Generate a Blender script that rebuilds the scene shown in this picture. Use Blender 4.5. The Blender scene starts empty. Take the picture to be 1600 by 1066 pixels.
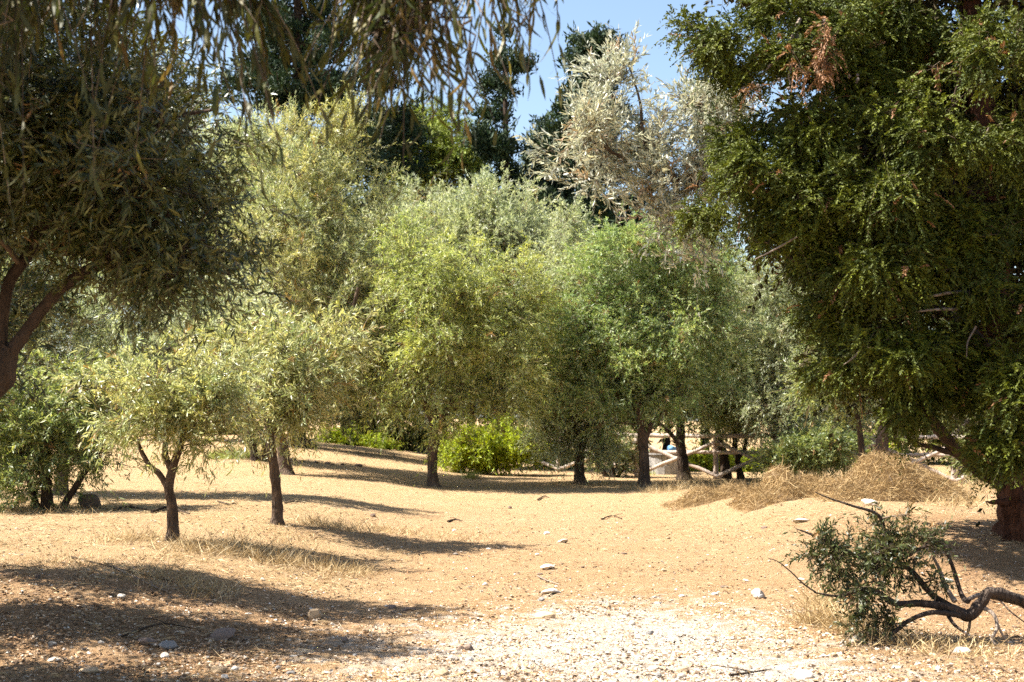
import bpy, math, numpy as np
from mathutils import Vector

SC = bpy.context.scene
COL = SC.collection
# ------------------------------------------------------------------ camera
F = 2222.0                      # focal length in pixels of the 1600 px wide photograph (50 mm on 36 mm)
CAM_H = 1.6
PITCH = math.atan(119 / F)
cam_d = bpy.data.cameras.new('camera')
cam_d.sensor_width = 36.0
cam_d.lens = 50.0
cam_d.clip_start = 0.05
cam_d.clip_end = 3000
cam_d.dof.use_dof = True
cam_d.dof.focus_distance = 13.5
cam_d.dof.aperture_fstop = 4.0
cam = bpy.data.objects.new('camera', cam_d)
cam.location = (0, 0, CAM_H)
cam.rotation_euler = (math.pi / 2 + PITCH, 0, 0)
COL.objects.link(cam)
SC.camera = cam
# ------------------------------------------------------------------ light
SUN = Vector((-0.60, -0.02, 0.80)).normalized()
world = bpy.data.worlds.new('World')
SC.world = world
world.use_nodes = True
wt = world.node_tree
bg = wt.nodes['Background']
sky = wt.nodes.new('ShaderNodeTexSky')
sky.sky_type = 'NISHITA'
sky.sun_disc = False
sky.sun_elevation = math.asin(SUN.z)
sky.sun_rotation = math.atan2(SUN.x, SUN.y)
sky.air_density = 1.0
sky.dust_density = 1.2
sky.ozone_density = 1.0
wt.links.new(sky.outputs[0], bg.inputs[0])
bg.inputs[1].default_value = 0.067
sun_d = bpy.data.lights.new('sun', 'SUN')
sun_d.energy = 5.0
sun_d.angle = math.radians(0.5)
sun_d.color = (1.0, 0.95, 0.87)
sun = bpy.data.objects.new('sun', sun_d)
sun.rotation_euler = SUN.to_track_quat('Z', 'Y').to_euler()
sun.location = (-20, 5, 30)
COL.objects.link(sun)
SC.view_settings.view_transform = 'Standard'
SC.view_settings.look = 'None'
SC.view_settings.gamma = 1.0
SC.view_settings.use_curve_mapping = False
SC.view_settings.exposure = 1.88
SC.render.engine = 'CYCLES'
SC.cycles.use_denoising = False
SC.cycles.max_bounces = 6
SC.cycles.diffuse_bounces = 2
SC.cycles.glossy_bounces = 2
SC.cycles.transmission_bounces = 3
SC.cycles.transparent_max_bounces = 4

# ------------------------------------------------------------------ small maths
RNG = np.random.default_rng(7)


def nrm(a):
    return a / np.maximum(np.linalg.norm(a, axis=-1, keepdims=True), 1e-9)


def ss(t):
    t = np.clip(t, 0, 1)
    return t * t * (3 - 2 * t)


def _hash(ix, iy, s):
    h = (ix.astype(np.int64) * 374761393 + iy.astype(np.int64) * 668265263 + s * 1274126177) & 0x7fffffff
    h = ((h ^ (h >> 13)) * 1274126177) & 0x7fffffff
    h = h ^ (h >> 16)
    return (h & 0xffff) / 65535.0


def vnoise(x, y, s=0):
    ix = np.floor(x); iy = np.floor(y)
    fx = ss(x - ix); fy = ss(y - iy)
    a = _hash(ix, iy, s); b = _hash(ix + 1, iy, s); c = _hash(ix, iy + 1, s); d = _hash(ix + 1, iy + 1, s)
    return (a + (b - a) * fx) * (1 - fy) + (c + (d - c) * fx) * fy


def fbm(x, y, s=0, o=4):
    r = 0.0; a = 0.5; n = 0.0
    for i in range(o):
        r = r + a * vnoise(x * 2 ** i, y * 2 ** i, s + i * 17); n += a; a *= 0.5
    return r / n


def H(x, y):
    """height of the ground"""
    x = np.asarray(x, float); y = np.asarray(y, float)
    wob = (fbm(x * .35, y * .35, 3, 3) - .5)
    bank = .36 * ss((-x - .9 + 1.3 * wob) / 3.2) * ss((y - 7.5) / 4.5) * (1 - .8 * ss((y - 19) / 16))
    rise = .82 / (1 + np.exp(np.clip((x + 4.2) / 1.5, -30, 30))) * ss((y - 18) / 27)
    right = .46 * ss((y - 12.2 + 1.2 * wob) / 3.4) * ss((x - 2.3) / 2.3) * (1 - ss((y - 22) / 11))
    z = bank + rise + right
    z = z + .06 * (fbm(x * .5, y * .5, 11, 3) - .5) * ss((y - 4) / 6)
    z = z + .045 * (fbm(x * 1.8, y * 1.8, 23, 4) - .5) * (1 - ss((y - 30) / 30))
    return z - .02


def ray(px, py):
    u = (np.asarray(px, float) - 800) / F; v = (533 - np.asarray(py, float)) / F
    c, s = math.cos(PITCH), math.sin(PITCH)
    yy = c - v * s
    return u / yy, (s + v * c) / yy


def P(px, py, d):
    rx, rz = ray(px, py)
    return np.array([rx * d, d, CAM_H + rz * d])


def hit(px, py):
    rx, rz = ray(px, py)
    d = np.arange(5, 140, .05)
    g = CAM_H + rz * d - H(rx * d, d)
    k = np.argmax(g < 0) if (g < 0).any() else len(d) - 1
    return np.array([rx * d[k], d[k], float(H(rx * d[k], d[k]))])


def hits(px, py):
    rx, rz = ray(px, py)
    d = np.minimum(CAM_H / np.maximum(-rz, 1e-3), 90)
    for _ in range(25):
        t = np.clip((CAM_H - H(rx * d, d)) / np.maximum(-rz, 1e-3), 4, 110)
        d = .5 * d + .5 * t
    return np.stack([rx * d, d, H(rx * d, d)], -1)


# ------------------------------------------------------------------ materials
def new_mat(name):
    m = bpy.data.materials.new(name); m.use_nodes = True
    nt = m.node_tree
    for n in list(nt.nodes): nt.nodes.remove(n)
    out = nt.nodes.new('ShaderNodeOutputMaterial')
    return m, nt, out


def N(nt, typ, **kw):
    n = nt.nodes.new(typ)
    for k, v in kw.items():
        if k.startswith('i_'):
            n.inputs[int(k[2:]) if k[2:].isdigit() else k[2:].replace('_', ' ')].default_value = v
        else:
            setattr(n, k, v)
    return n


def ramp(nt, fac, stops):
    r = nt.nodes.new('ShaderNodeValToRGB')
    el = r.color_ramp.elements
    while len(el) < len(stops): el.new(.5)
    for e, (p, c) in zip(el, stops):
        e.position = p; e.color = (*c, 1)
    nt.links.new(fac, r.inputs[0])
    return r.outputs[0]


def mix(nt, fac, a, b, mode='MIX'):
    m = nt.nodes.new('ShaderNodeMix'); m.data_type = 'RGBA'; m.blend_type = mode
    for sock, v in ((m.inputs[0], fac), (m.inputs[6], a), (m.inputs[7], b)):
        if isinstance(v, (int, float)): sock.default_value = v
        elif isinstance(v, tuple): sock.default_value = (*v, 1)
        else: nt.links.new(v, sock)
    return m.outputs[2]


def leaf_mat(name, top, under, twig_tints, rough=.42, trans=.22, spec=.5, tmul=(1.1, 1.15, .55), dry=(.26, .15, .06)):
    """two-sided leaf: glossy dark upper face, paler underside, light through the blade; tints vary by leaf and twig"""
    m, nt, out = new_mat(name)
    L = nt.links.new
    a = N(nt, 'ShaderNodeAttribute', attribute_name='leaf_rnd')
    b = N(nt, 'ShaderNodeAttribute', attribute_name='twig_rnd')
    g = N(nt, 'ShaderNodeNewGeometry')
    c = ramp(nt, a.outputs['Fac'], [(0, tuple(x * .65 for x in top)), (.5, top), (1, tuple(x * 1.45 for x in top))])
    u = ramp(nt, a.outputs['Fac'], [(0, tuple(x * .8 for x in under)), (1, tuple(x * 1.2 for x in under))])
    side = mix(nt, g.outputs['Backfacing'], c, u)
    t = ramp(nt, b.outputs['Fac'], [(0, twig_tints[0]), (.4, twig_tints[1]), (.78, twig_tints[2]), (.93, twig_tints[2]), (.95, (1, 1, 1)), (1, (1, 1, 1))])
    col = mix(nt, 1.0, side, t, 'MULTIPLY')
    dr = N(nt, 'ShaderNodeMath', operation='GREATER_THAN'); L(b.outputs['Fac'], dr.inputs[0]); dr.inputs[1].default_value = .945
    col = mix(nt, dr.outputs[0], col, dry)
    p = N(nt, 'ShaderNodeBsdfPrincipled')
    L(col, p.inputs['Base Color'])
    p.inputs['Roughness'].default_value = rough
    p.inputs['Specular IOR Level'].default_value = spec
    tr = N(nt, 'ShaderNodeBsdfTranslucent')
    L(mix(nt, 1.0, col, tmul, 'MULTIPLY'), tr.inputs[0])
    ms = N(nt, 'ShaderNodeMixShader', i_0=trans)
    L(p.outputs[0], ms.inputs[1]); L(tr.outputs[0], ms.inputs[2]); L(ms.outputs[0], out.inputs[0])
    return m


def bark_mat(name, dark, light, scale=18, bump=.6, stretch=.25):
    m, nt, out = new_mat(name)
    L = nt.links.new
    tc = N(nt, 'ShaderNodeTexCoord')
    mp = N(nt, 'ShaderNodeMapping'); mp.inputs['Scale'].default_value = (1, 1, stretch)
    L(tc.outputs['Object'], mp.inputs[0])
    n1 = N(nt, 'ShaderNodeTexNoise', i_Scale=float(scale), i_Detail=7.0, i_Roughness=.65); L(mp.outputs[0], n1.inputs['Vector'])
    n2 = N(nt, 'ShaderNodeTexVoronoi', i_Scale=float(scale) * 2.2); L(mp.outputs[0], n2.inputs['Vector'])
    n3 = N(nt, 'ShaderNodeTexNoise', i_Scale=3.0, i_Detail=3.0); L(tc.outputs['Object'], n3.inputs['Vector'])
    c = ramp(nt, n1.outputs[0], [(.3, dark), (.55, tuple((a + b) / 2 for a, b in zip(dark, light))), (.75, light)])
    c = mix(nt, ramp(nt, n3.outputs[0], [(.4, (0, 0, 0)), (.7, (.6, .6, .6))]), c, light)
    p = N(nt, 'ShaderNodeBsdfPrincipled', i_Roughness=.9)
    p.inputs['Specular IOR Level'].default_value = .2
    L(c, p.inputs['Base Color'])
    ad = N(nt, 'ShaderNodeMath', operation='ADD'); L(n1.outputs[0], ad.inputs[0]); L(n2.outputs[0], ad.inputs[1])
    b = N(nt, 'ShaderNodeBump', i_Strength=bump, i_Distance=.03); L(ad.outputs[0], b.inputs['Height']); L(b.outputs[0], p.inputs['Normal'])
    L(p.outputs[0], out.inputs[0])
    return m


def var_mat(name, stops, rough=.85, trans=0.0, spec=.2, attr='leaf_rnd'):
    """plain dry matter whose tone varies from piece to piece"""
    m, nt, out = new_mat(name)
    L = nt.links.new
    a = N(nt, 'ShaderNodeAttribute', attribute_name=attr)
    c = ramp(nt, a.outputs['Fac'], stops)
    p = N(nt, 'ShaderNodeBsdfPrincipled', i_Roughness=rough); p.inputs['Specular IOR Level'].default_value = spec
    L(c, p.inputs['Base Color'])
    if trans:
        tr = N(nt, 'ShaderNodeBsdfTranslucent'); L(c, tr.inputs[0])
        ms = N(nt, 'ShaderNodeMixShader', i_0=trans)
        L(p.outputs[0], ms.inputs[1]); L(tr.outputs[0], ms.inputs[2]); L(ms.outputs[0], out.inputs[0])
    else:
        L(p.outputs[0], out.inputs[0])
    return m


def stone_mat(name, c1, c2, c3):
    m, nt, out = new_mat(name)
    L = nt.links.new
    tc = N(nt, 'ShaderNodeTexCoord'); oi = N(nt, 'ShaderNodeObjectInfo')
    ad = N(nt, 'ShaderNodeVectorMath', operation='ADD'); L(tc.outputs['Object'], ad.inputs[0]); L(oi.outputs['Location'], ad.inputs[1])
    n1 = N(nt, 'ShaderNodeTexNoise', i_Scale=22.0, i_Detail=6.0, i_Roughness=.7); L(ad.outputs[0], n1.inputs['Vector'])
    c = ramp(nt, n1.outputs[0], [(.3, c1), (.5, c2), (.7, c3)])
    v = N(nt, 'ShaderNodeMapRange', i_3=.72, i_4=1.25); L(oi.outputs['Random'], v.inputs[0])
    c = mix(nt, 1.0, c, v.outputs[0], 'MULTIPLY')
    p = N(nt, 'ShaderNodeBsdfPrincipled', i_Roughness=.92); p.inputs['Specular IOR Level'].default_value = .2
    L(c, p.inputs['Base Color'])
    b = N(nt, 'ShaderNodeBump', i_Strength=.5, i_Distance=.01); L(n1.outputs[0], b.inputs['Height']); L(b.outputs[0], p.inputs['Normal'])
    L(p.outputs[0], out.inputs[0])
    return m


T_OLIVE = ((.85, .9, .8), (1, 1, 1), (1.25, 1.12, .85))
M = {}
T_PALE = ((.85, .9, .85), (1, 1, 1), (1.15, 1.1, .95))
M['olive_silver'] = leaf_mat('olive_silver_leaf', (.27, .305, .165), (.50, .52, .37), T_PALE, trans=.36, tmul=(1.05, 1.1, .65), dry=(.30, .22, .10))
M['olive_white'] = leaf_mat('olive_whitish_leaf', (.30, .31, .22), (.54, .54, .45), T_PALE, trans=.28, tmul=(1, 1, .8), dry=(.34, .24, .14))
M['olive_mixed'] = leaf_mat('olive_mixed_leaf', (.25, .26, .09), (.50, .48, .28), ((.8, .92, .85), (1, 1, 1), (1.2, 1.08, .75)), trans=.36, tmul=(1.05, 1.07, .5), dry=(.34, .21, .07))
M['olive_straw'] = leaf_mat('olive_straw_leaf', (.25, .275, .105), (.50, .50, .32), ((.8, .92, .85), (1, 1, 1), (1.22, 1.08, .75)), trans=.34, tmul=(1.02, 1.07, .6), dry=(.34, .22, .08))
M['olive_gold'] = leaf_mat('olive_gold_leaf', (.22, .20, .065), (.44, .40, .20), ((.85, .85, .7), (1, 1, 1), (1.3, 1.05, .75)), trans=.36)
M['olive_green'] = leaf_mat('olive_green_leaf', (.115, .155, .045), (.30, .34, .16), T_OLIVE, trans=.36)
M['olive_dark'] = leaf_mat('olive_dark_leaf', (.046, .060, .013), (.13, .145, .055), ((.8, .85, .7), (1, 1, 1), (1.3, 1.1, .7)), trans=.15)
M['olive_lime'] = leaf_mat('olive_lime_leaf', (.235, .28, .075), (.48, .50, .27), ((.85, .95, .9), (1, 1, 1), (1.2, 1.12, .75)), trans=.42)
M['olive_vivid'] = leaf_mat('olive_vivid_leaf', (.16, .24, .065), (.38, .45, .26), T_OLIVE, trans=.36)
M['branch_leaf'] = leaf_mat('fallen_branch_leaf', (.034, .044, .011), (.075, .085, .032), T_OLIVE, trans=.12, spec=.3)
M['hang'] = leaf_mat('hanging_leaf', (.034, .042, .010), (.085, .088, .03), ((.6, .75, .6), (1, 1, 1), (1.7, 1.35, .6)), trans=.26, rough=.5, spec=.3, dry=(.17, .11, .035))
M['cypress'] = leaf_mat('cypress_scale_leaf', (.068, .083, .010), (.068, .083, .010), ((.45, .6, .65), (1, 1, 1), (1.7, 1.6, .9)), rough=.6, trans=.14, spec=.25, dry=(.26, .13, .06))
M['cypress_inner_shade'] = leaf_mat('cypress_inner_shade_leaf', (.030, .028, .009), (.030, .028, .009), ((.7, .9, .8), (1, 1, 1), (1.5, 1.2, .9)), rough=.7, trans=.05, spec=.15, dry=(.10, .05, .02))  # old brown inner foliage, darkened to paint near-black shade into the hollows
M['conifer_far'] = leaf_mat('conifer_needle', (.026, .048, .022), (.03, .05, .024), ((.7, .8, .8), (1, 1, 1), (1.4, 1.3, .9)), rough=.6, trans=.1, spec=.25, dry=(.07, .08, .03))
M['pine_light'] = leaf_mat('pine_light_needle', (.19, .23, .04), (.19, .23, .04), ((.8, .9, .8), (1, 1, 1), (1.3, 1.2, .8)), rough=.6, trans=.2, spec=.25, dry=(.2, .2, .06))
M['shrub'] = leaf_mat('shrub_leaf', (.25, .31, .012), (.26, .31, .025), ((.75, .85, .8), (1, 1, 1), (1.35, 1.2, .8)), rough=.5, trans=.3, spec=.35, dry=(.3, .26, .03))
M['hedge'] = leaf_mat('hedge_leaf', (.10, .12, .025), (.16, .17, .06), ((.75, .85, .8), (1, 1, 1), (1.3, 1.2, .8)), rough=.5, trans=.25, spec=.35, dry=(.22, .16, .05))
M['bark'] = bark_mat('olive_bark', (.028, .018, .012), (.16, .11, .075), 22, .8)
M['bark_branch'] = bark_mat('fallen_branch_bark', (.022, .015, .011), (.11, .08, .06), 24, .9)
M['bark_dark'] = bark_mat('dark_bark', (.018, .012, .008), (.09, .06, .04), 16, .8)
M['bark_pale'] = bark_mat('smooth_pale_bark', (.10, .075, .055), (.34, .27, .21), 26, .35)
M['bark_red'] = bark_mat('cypress_bark', (.03, .013, .008), (.15, .065, .035), 20, .9, .12)
M['log'] = bark_mat('weathered_log', (.24, .18, .14), (.52, .43, .36), 14, .3, .1)
M['twig'] = var_mat('twig_bark', [(0, (.05, .035, .022)), (.6, (.12, .085, .055)), (1, (.24, .18, .12))])
M['straw'] = var_mat('dry_straw', [(0, (.17, .105, .045)), (.35, (.36, .245, .105)), (.7, (.55, .41, .21)), (1, (.70, .58, .37))], .6, .2, .3)
M['hay'] = var_mat('hay_straw', [(0, (.07, .04, .016)), (.35, (.22, .135, .052)), (.75, (.40, .265, .11)), (1, (.60, .45, .23))], .6, .15, .3)
M['green_grass'] = var_mat('green_grass_blade', [(0, (.16, .20, .03)), (1, (.36, .38, .08))], .5, .3, .3)
M['litter'] = var_mat('leaf_litter', [(0, (.07, .045, .028)), (.5, (.19, .125, .075)), (.85, (.33, .25, .17)), (1, (.5, .43, .34))])
M['pebble'] = var_mat('pebble_stone', [(0, (.13, .07, .035)), (.4, (.40, .235, .115)), (.7, (.52, .38, .25)), (1, (.74, .67, .57))], .9)
M['stone_pale'] = stone_mat('pale_limestone', (.42, .35, .27), (.58, .51, .42), (.72, .66, .57))
M['stone_tan'] = stone_mat('tan_stone', (.30, .20, .11), (.45, .32, .19), (.56, .43, .29))
M['stone_dark'] = stone_mat('dark_brown_stone', (.09, .06, .045), (.17, .12, .09), (.28, .21, .16))
M['stone_grey'] = stone_mat('grey_stone', (.13, .12, .11), (.25, .235, .215), (.40, .37, .34))
M['cone'] = stone_mat('cone_scale', (.07, .052, .042), (.14, .11, .09), (.22, .18, .15))


def plain_mat(name, c, rough=.6):
    m, nt, out = new_mat(name)
    n = N(nt, 'ShaderNodeTexNoise', i_Scale=9.0, i_Detail=4.0)
    p = N(nt, 'ShaderNodeBsdfPrincipled', i_Roughness=rough)
    nt.links.new(ramp(nt, n.outputs[0], [(.3, tuple(x * .75 for x in c)), (.7, c)]), p.inputs['Base Color'])
    nt.links.new(p.outputs[0], out.inputs[0])
    return m


M['blue'] = plain_mat('blue_cloth', (.12, .30, .55), .7)
M['cyan'] = plain_mat('cyan_plastic', (.03, .35, .42), .5)


def ground_mat():
    m, nt, out = new_mat('dry_soil')
    L = nt.links.new
    geo = N(nt, 'ShaderNodeNewGeometry')
    pos = geo.outputs['Position']

    def noise(scale, det=6.0, rough=.6, vec=pos):
        n = N(nt, 'ShaderNodeTexNoise', i_Scale=float(scale), i_Detail=det, i_Roughness=rough); L(vec, n.inputs['Vector']); return n.outputs[0]
    pa = N(nt, 'ShaderNodeAttribute', attribute_name='path').outputs['Fac']
    st = N(nt, 'ShaderNodeAttribute', attribute_name='straw').outputs['Fac']
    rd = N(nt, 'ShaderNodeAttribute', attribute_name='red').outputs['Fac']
    n_b, n_m, n_f, n_ff = noise(.7, 5), noise(4.5, 6, .65), noise(26, 6, .7), noise(110, 4, .7)
    soil = ramp(nt, n_m, [(.28, (.37, .20, .088)), (.5, (.48, .28, .135)), (.72, (.57, .37, .195))])
    soil = mix(nt, ramp(nt, n_f, [(.42, (0, 0, 0)), (.68, (.75, .75, .75))]), soil, (.62, .43, .245))
    soil = mix(nt, ramp(nt, n_ff, [(.56, (0, 0, 0)), (.72, (.8, .8, .8))]), soil, (.26, .15, .07))
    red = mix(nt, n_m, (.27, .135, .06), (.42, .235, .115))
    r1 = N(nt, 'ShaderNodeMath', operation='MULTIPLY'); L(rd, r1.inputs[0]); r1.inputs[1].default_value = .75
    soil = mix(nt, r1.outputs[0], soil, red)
    straw = mix(nt, n_f, (.43, .29, .125), (.62, .46, .25))
    s1 = N(nt, 'ShaderNodeMath', operation='MULTIPLY'); L(st, s1.inputs[0]); L(ramp(nt, noise(7, 6, .75), [(.38, (0, 0, 0)), (.6, (1, 1, 1))]), s1.inputs[1])
    soil = mix(nt, s1.outputs[0], soil, straw)
    # white trodden gravel, broken up
    vor = N(nt, 'ShaderNodeTexVoronoi', i_Scale=34.0); L(pos, vor.inputs['Vector'])
    grav = mix(nt, vor.outputs['Color'], (.54, .47, .38), (.80, .75, .67))
    grav = mix(nt, ramp(nt, n_ff, [(.5, (0, 0, 0)), (.68, (.8, .8, .8))]), grav, (.40, .29, .19))
    pm = N(nt, 'ShaderNodeMath', operation='ADD'); L(pa, pm.inputs[0])
    pj = N(nt, 'ShaderNodeMapRange', i_1=.3, i_2=.7, i_3=-.45, i_4=.45); L(n_m, pj.inputs[0]); L(pj.outputs[0], pm.inputs[1])
    pc = N(nt, 'ShaderNodeMapRange', i_1=.28, i_2=.75); L(pm.outputs[0], pc.inputs[0])
    soil = mix(nt, pc.outputs[0], soil, grav)
    soil = mix(nt, ramp(nt, n_b, [(.35, (0, 0, 0)), (.65, (.35, .35, .35))]), soil, (.61, .42, .24))
    p = N(nt, 'ShaderNodeBsdfPrincipled', i_Roughness=.95); p.inputs['Specular IOR Level'].default_value = .12
    L(soil, p.inputs['Base Color'])
    ad = N(nt, 'ShaderNodeMath', operation='MULTIPLY_ADD'); L(n_f, ad.inputs[0]); ad.inputs[1].default_value = 1.0; L(n_ff, ad.inputs[2])
    b = N(nt, 'ShaderNodeBump', i_Strength=1.0, i_Distance=.06); L(ad.outputs[0], b.inputs['Height']); L(b.outputs[0], p.inputs['Normal'])
    L(p.outputs[0], out.inputs[0])
    return m


# ------------------------------------------------------------------ mesh collecting
class Geo:
    def __init__(self):
        self.v = []; self.nv = 0; self.f = []

    def add(self, verts, faces, mi=0, r1=0.5, r2=0.5, smooth=False):
        verts = np.asarray(verts, np.float32).reshape(-1, 3)
        faces = np.asarray(faces, np.int64)
        if len(faces) == 0: return
        n = len(faces)
        self.v.append(verts)
        self.f.append((faces + self.nv, np.full(n, mi, np.int32), np.broadcast_to(np.asarray(r1, np.float32), (n,)), np.broadcast_to(np.asarray(r2, np.float32), (n,)), smooth))
        self.nv += len(verts)

    def build(self, name, mats, parent=None, origin=(0, 0, 0)):
        me = bpy.data.meshes.new(name)
        V = np.concatenate(self.v) - np.asarray(origin, np.float32)
        me.vertices.add(len(V)); me.vertices.foreach_set('co', V.astype(np.float32).ravel())
        tot = np.concatenate([np.full(len(f[0]), f[0].shape[1]) for f in self.f])
        idx = np.concatenate([f[0].ravel() for f in self.f]).astype(np.int32)
        me.loops.add(len(idx)); me.loops.foreach_set('vertex_index', idx)
        start = np.zeros(len(tot), np.int32); start[1:] = np.cumsum(tot)[:-1]
        me.polygons.add(len(tot)); me.polygons.foreach_set('loop_start', start)
        me.polygons.foreach_set('material_index', np.concatenate([f[1] for f in self.f]))
        me.polygons.foreach_set('use_smooth', np.concatenate([np.full(len(f[0]), f[4]) for f in self.f]))
        for nm, k in (('leaf_rnd', 2), ('twig_rnd', 3)):
            a = me.attributes.new(nm, 'FLOAT', 'FACE')
            a.data.foreach_set('value', np.concatenate([f[k] for f in self.f]).astype(np.float32))
        me.update(calc_edges=True)
        for m in mats: me.materials.append(m)
        o = bpy.data.objects.new(name, me)
        o.location = origin
        COL.objects.link(o)
        if parent is not None:
            o.parent = parent
            o.location = np.asarray(origin) - np.asarray(parent.location)
        return o


def tubes(geo, pts, rad, k=6, mi=0, r1=.5, r2=.5, cap=False, rough=0.0, rng=RNG):
    """pts (N,n,3), rad (N,n)"""
    pts = np.asarray(pts, float); rad = np.asarray(rad, float)
    if pts.ndim == 2: pts = pts[None]; rad = rad[None]
    Nn, n = pts.shape[:2]
    t = nrm(np.gradient(pts, axis=1))
    ref = np.where(np.abs(t[:, :1, 2:3]) > .8, np.array([1., 0, 0]), np.array([0, 0, 1.]))
    ref = np.broadcast_to(ref, t.shape)
    u = nrm(np.cross(t, ref)); w = np.cross(t, u)
    a = np.arange(k) / k * 2 * math.pi
    rr = rad[:, :, None] * np.ones(k)
    if rough:
        g = rng.normal(size=(Nn, n, k))
        g = g + np.roll(g, 1, 1) + np.roll(g, 1, 2) + np.repeat(rng.normal(size=(Nn, 1, k)), n, 1) * 1.5
        rr = rr * (1 + rough * g * .4)
    ring = pts[:, :, None] + rr[..., None] * (np.cos(a)[None, None, :, None] * u[:, :, None] + np.sin(a)[None, None, :, None] * w[:, :, None])
    i = (np.arange(Nn)[:, None, None] * n + np.arange(n - 1)[None, :, None]) * k
    j = np.arange(k)[None, None]; j2 = (j + 1) % k
    fc = np.stack([i + j, i + j2, i + k + j2, i + k + j], -1).reshape(-1, 4)
    per = (n - 1) * k
    R1 = np.repeat(np.broadcast_to(r1, (Nn,)), per); R2 = np.repeat(np.broadcast_to(r2, (Nn,)), per)
    geo.add(ring.reshape(-1, 3), fc, mi, R1, R2, True)
    if cap:
        for e in (0, n - 1):
            q = np.arange(k) if e else np.arange(k)[::-1]
            geo.add(ring[0, e], q[None], mi)


def spath(pts, m):
    """smooth path through points (Catmull-Rom)"""
    p = np.asarray(pts, float)
    p = np.vstack([2 * p[0] - p[1], p, 2 * p[-1] - p[-2]])
    s = np.linspace(0, len(p) - 3 - 1e-6, m)
    i = s.astype(int); f = (s - i)[:, None]
    a, b, c, d = p[i], p[i + 1], p[i + 2], p[i + 3]
    return .5 * (2 * b + (c - a) * f + (2 * a - 5 * b + 4 * c - d) * f ** 2 + (3 * b - a - 3 * c + d) * f ** 3)


def leaves(geo, B, A, Nv, Ln, Wd, mi, r1, r2, seg=1, bend=.15):
    S = nrm(np.cross(A, Nv)); Nv = np.cross(S, A)
    Ln = np.asarray(Ln)[:, None]; Wd = np.asarray(Wd)[:, None]
    n = len(B); o = np.arange(n)[:, None]
    if seg == 1:
        c = B + A * Ln * .48 - Nv * Ln * bend * .1
        V = np.stack([B, c + S * Wd * .5, B + A * Ln - Nv * Ln * bend, c - S * Wd * .5], 1)
        geo.add(V, o * 4 + np.array([[0, 1, 2, 3]]), mi, r1, r2)
    else:
        def at(t, w):
            return B + A * Ln * t - Nv * Ln * bend * t * t * 1.6 + S * Wd * w
        V = np.stack([at(0, 0), at(.3, .46), at(.68, .42), at(1, 0), at(.68, -.42), at(.3, -.46)], 1)
        base = geo.nv
        geo.add(V, o * 6 + np.array([[1, 2, 4, 5]]), mi, r1, r2)
        # the two end triangles share those vertices
        for tri in ((0, 1, 5), (2, 3, 4)):
            geo.f.append((base + o * 6 + np.array([tri]), np.full(n, mi, np.int32), np.broadcast_to(np.asarray(r1, np.float32), (n,)), np.broadcast_to(np.asarray(r2, np.float32), (n,)), False))


def rdirs(rng, n):
    return nrm(rng.normal(size=(n, 3)))


def skeleton(rng, nodes, node_r, targets, sag=.15, n=7):
    """join every target to the nearest lower wood with a curved branch; returns paths and radii"""
    nodes = [np.asarray(q) for q in nodes]; node_r = list(node_r)
    cen = np.mean(nodes, 0)
    order = np.argsort(np.linalg.norm(targets - cen, axis=1))
    paths = np.zeros((len(targets), n, 3)); rads = np.zeros((len(targets), n))
    arr = np.array(nodes); rr = np.array(node_r)
    for k in order:
        c = targets[k]
        d = arr - c
        cost = np.linalg.norm(d, axis=1) + .9 * np.maximum(0, d[:, 2]) - 1.5 * rr
        i = int(np.argmin(cost))
        a = arr[i]; ln = np.linalg.norm(c - a)
        mid = (a + c) / 2 + np.array([0, 0, sag * ln]) + rng.normal(size=3) * .10 * ln
        t = np.linspace(0, 1, n)[:, None]
        pa = (1 - t) ** 2 * a + 2 * t * (1 - t) * mid + t ** 2 * c
        r0 = min(rr[i] * .62, .008 + .013 * ln)
        r = np.linspace(r0, max(.0028, r0 * .3), n)
        paths[k] = pa; rads[k] = r
        arr = np.vstack([arr, pa[2:-1]]); rr = np.concatenate([rr, r[2:-1]])
    return paths, rads


def lobe(px, py, rx, ry, d, dd=0.0, rd=None, w=1.0):
    c = P(px, py, d + dd)
    a = rx * (d + dd) / F; b = ry * (d + dd) / F
    return (c, np.array([a, rd if rd else (a + b) / 2, b]), w)


RAG = .23


def sample_lobes(rng, lobes, n, shell=.42):
    w = np.array([l[2] * np.prod(l[1]) ** .72 for l in lobes]); w /= w.sum()
    k = rng.choice(len(lobes), n, p=w)
    c = np.array([l[0] for l in lobes])[k]; r = np.array([l[1] for l in lobes])[k]
    u = rdirs(rng, n)
    return c + u * r * (rng.random((n, 1)) ** shell) * (1 + RAG * np.clip(rng.normal(size=(n, 1)), -1.5, 2.2)), c


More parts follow.
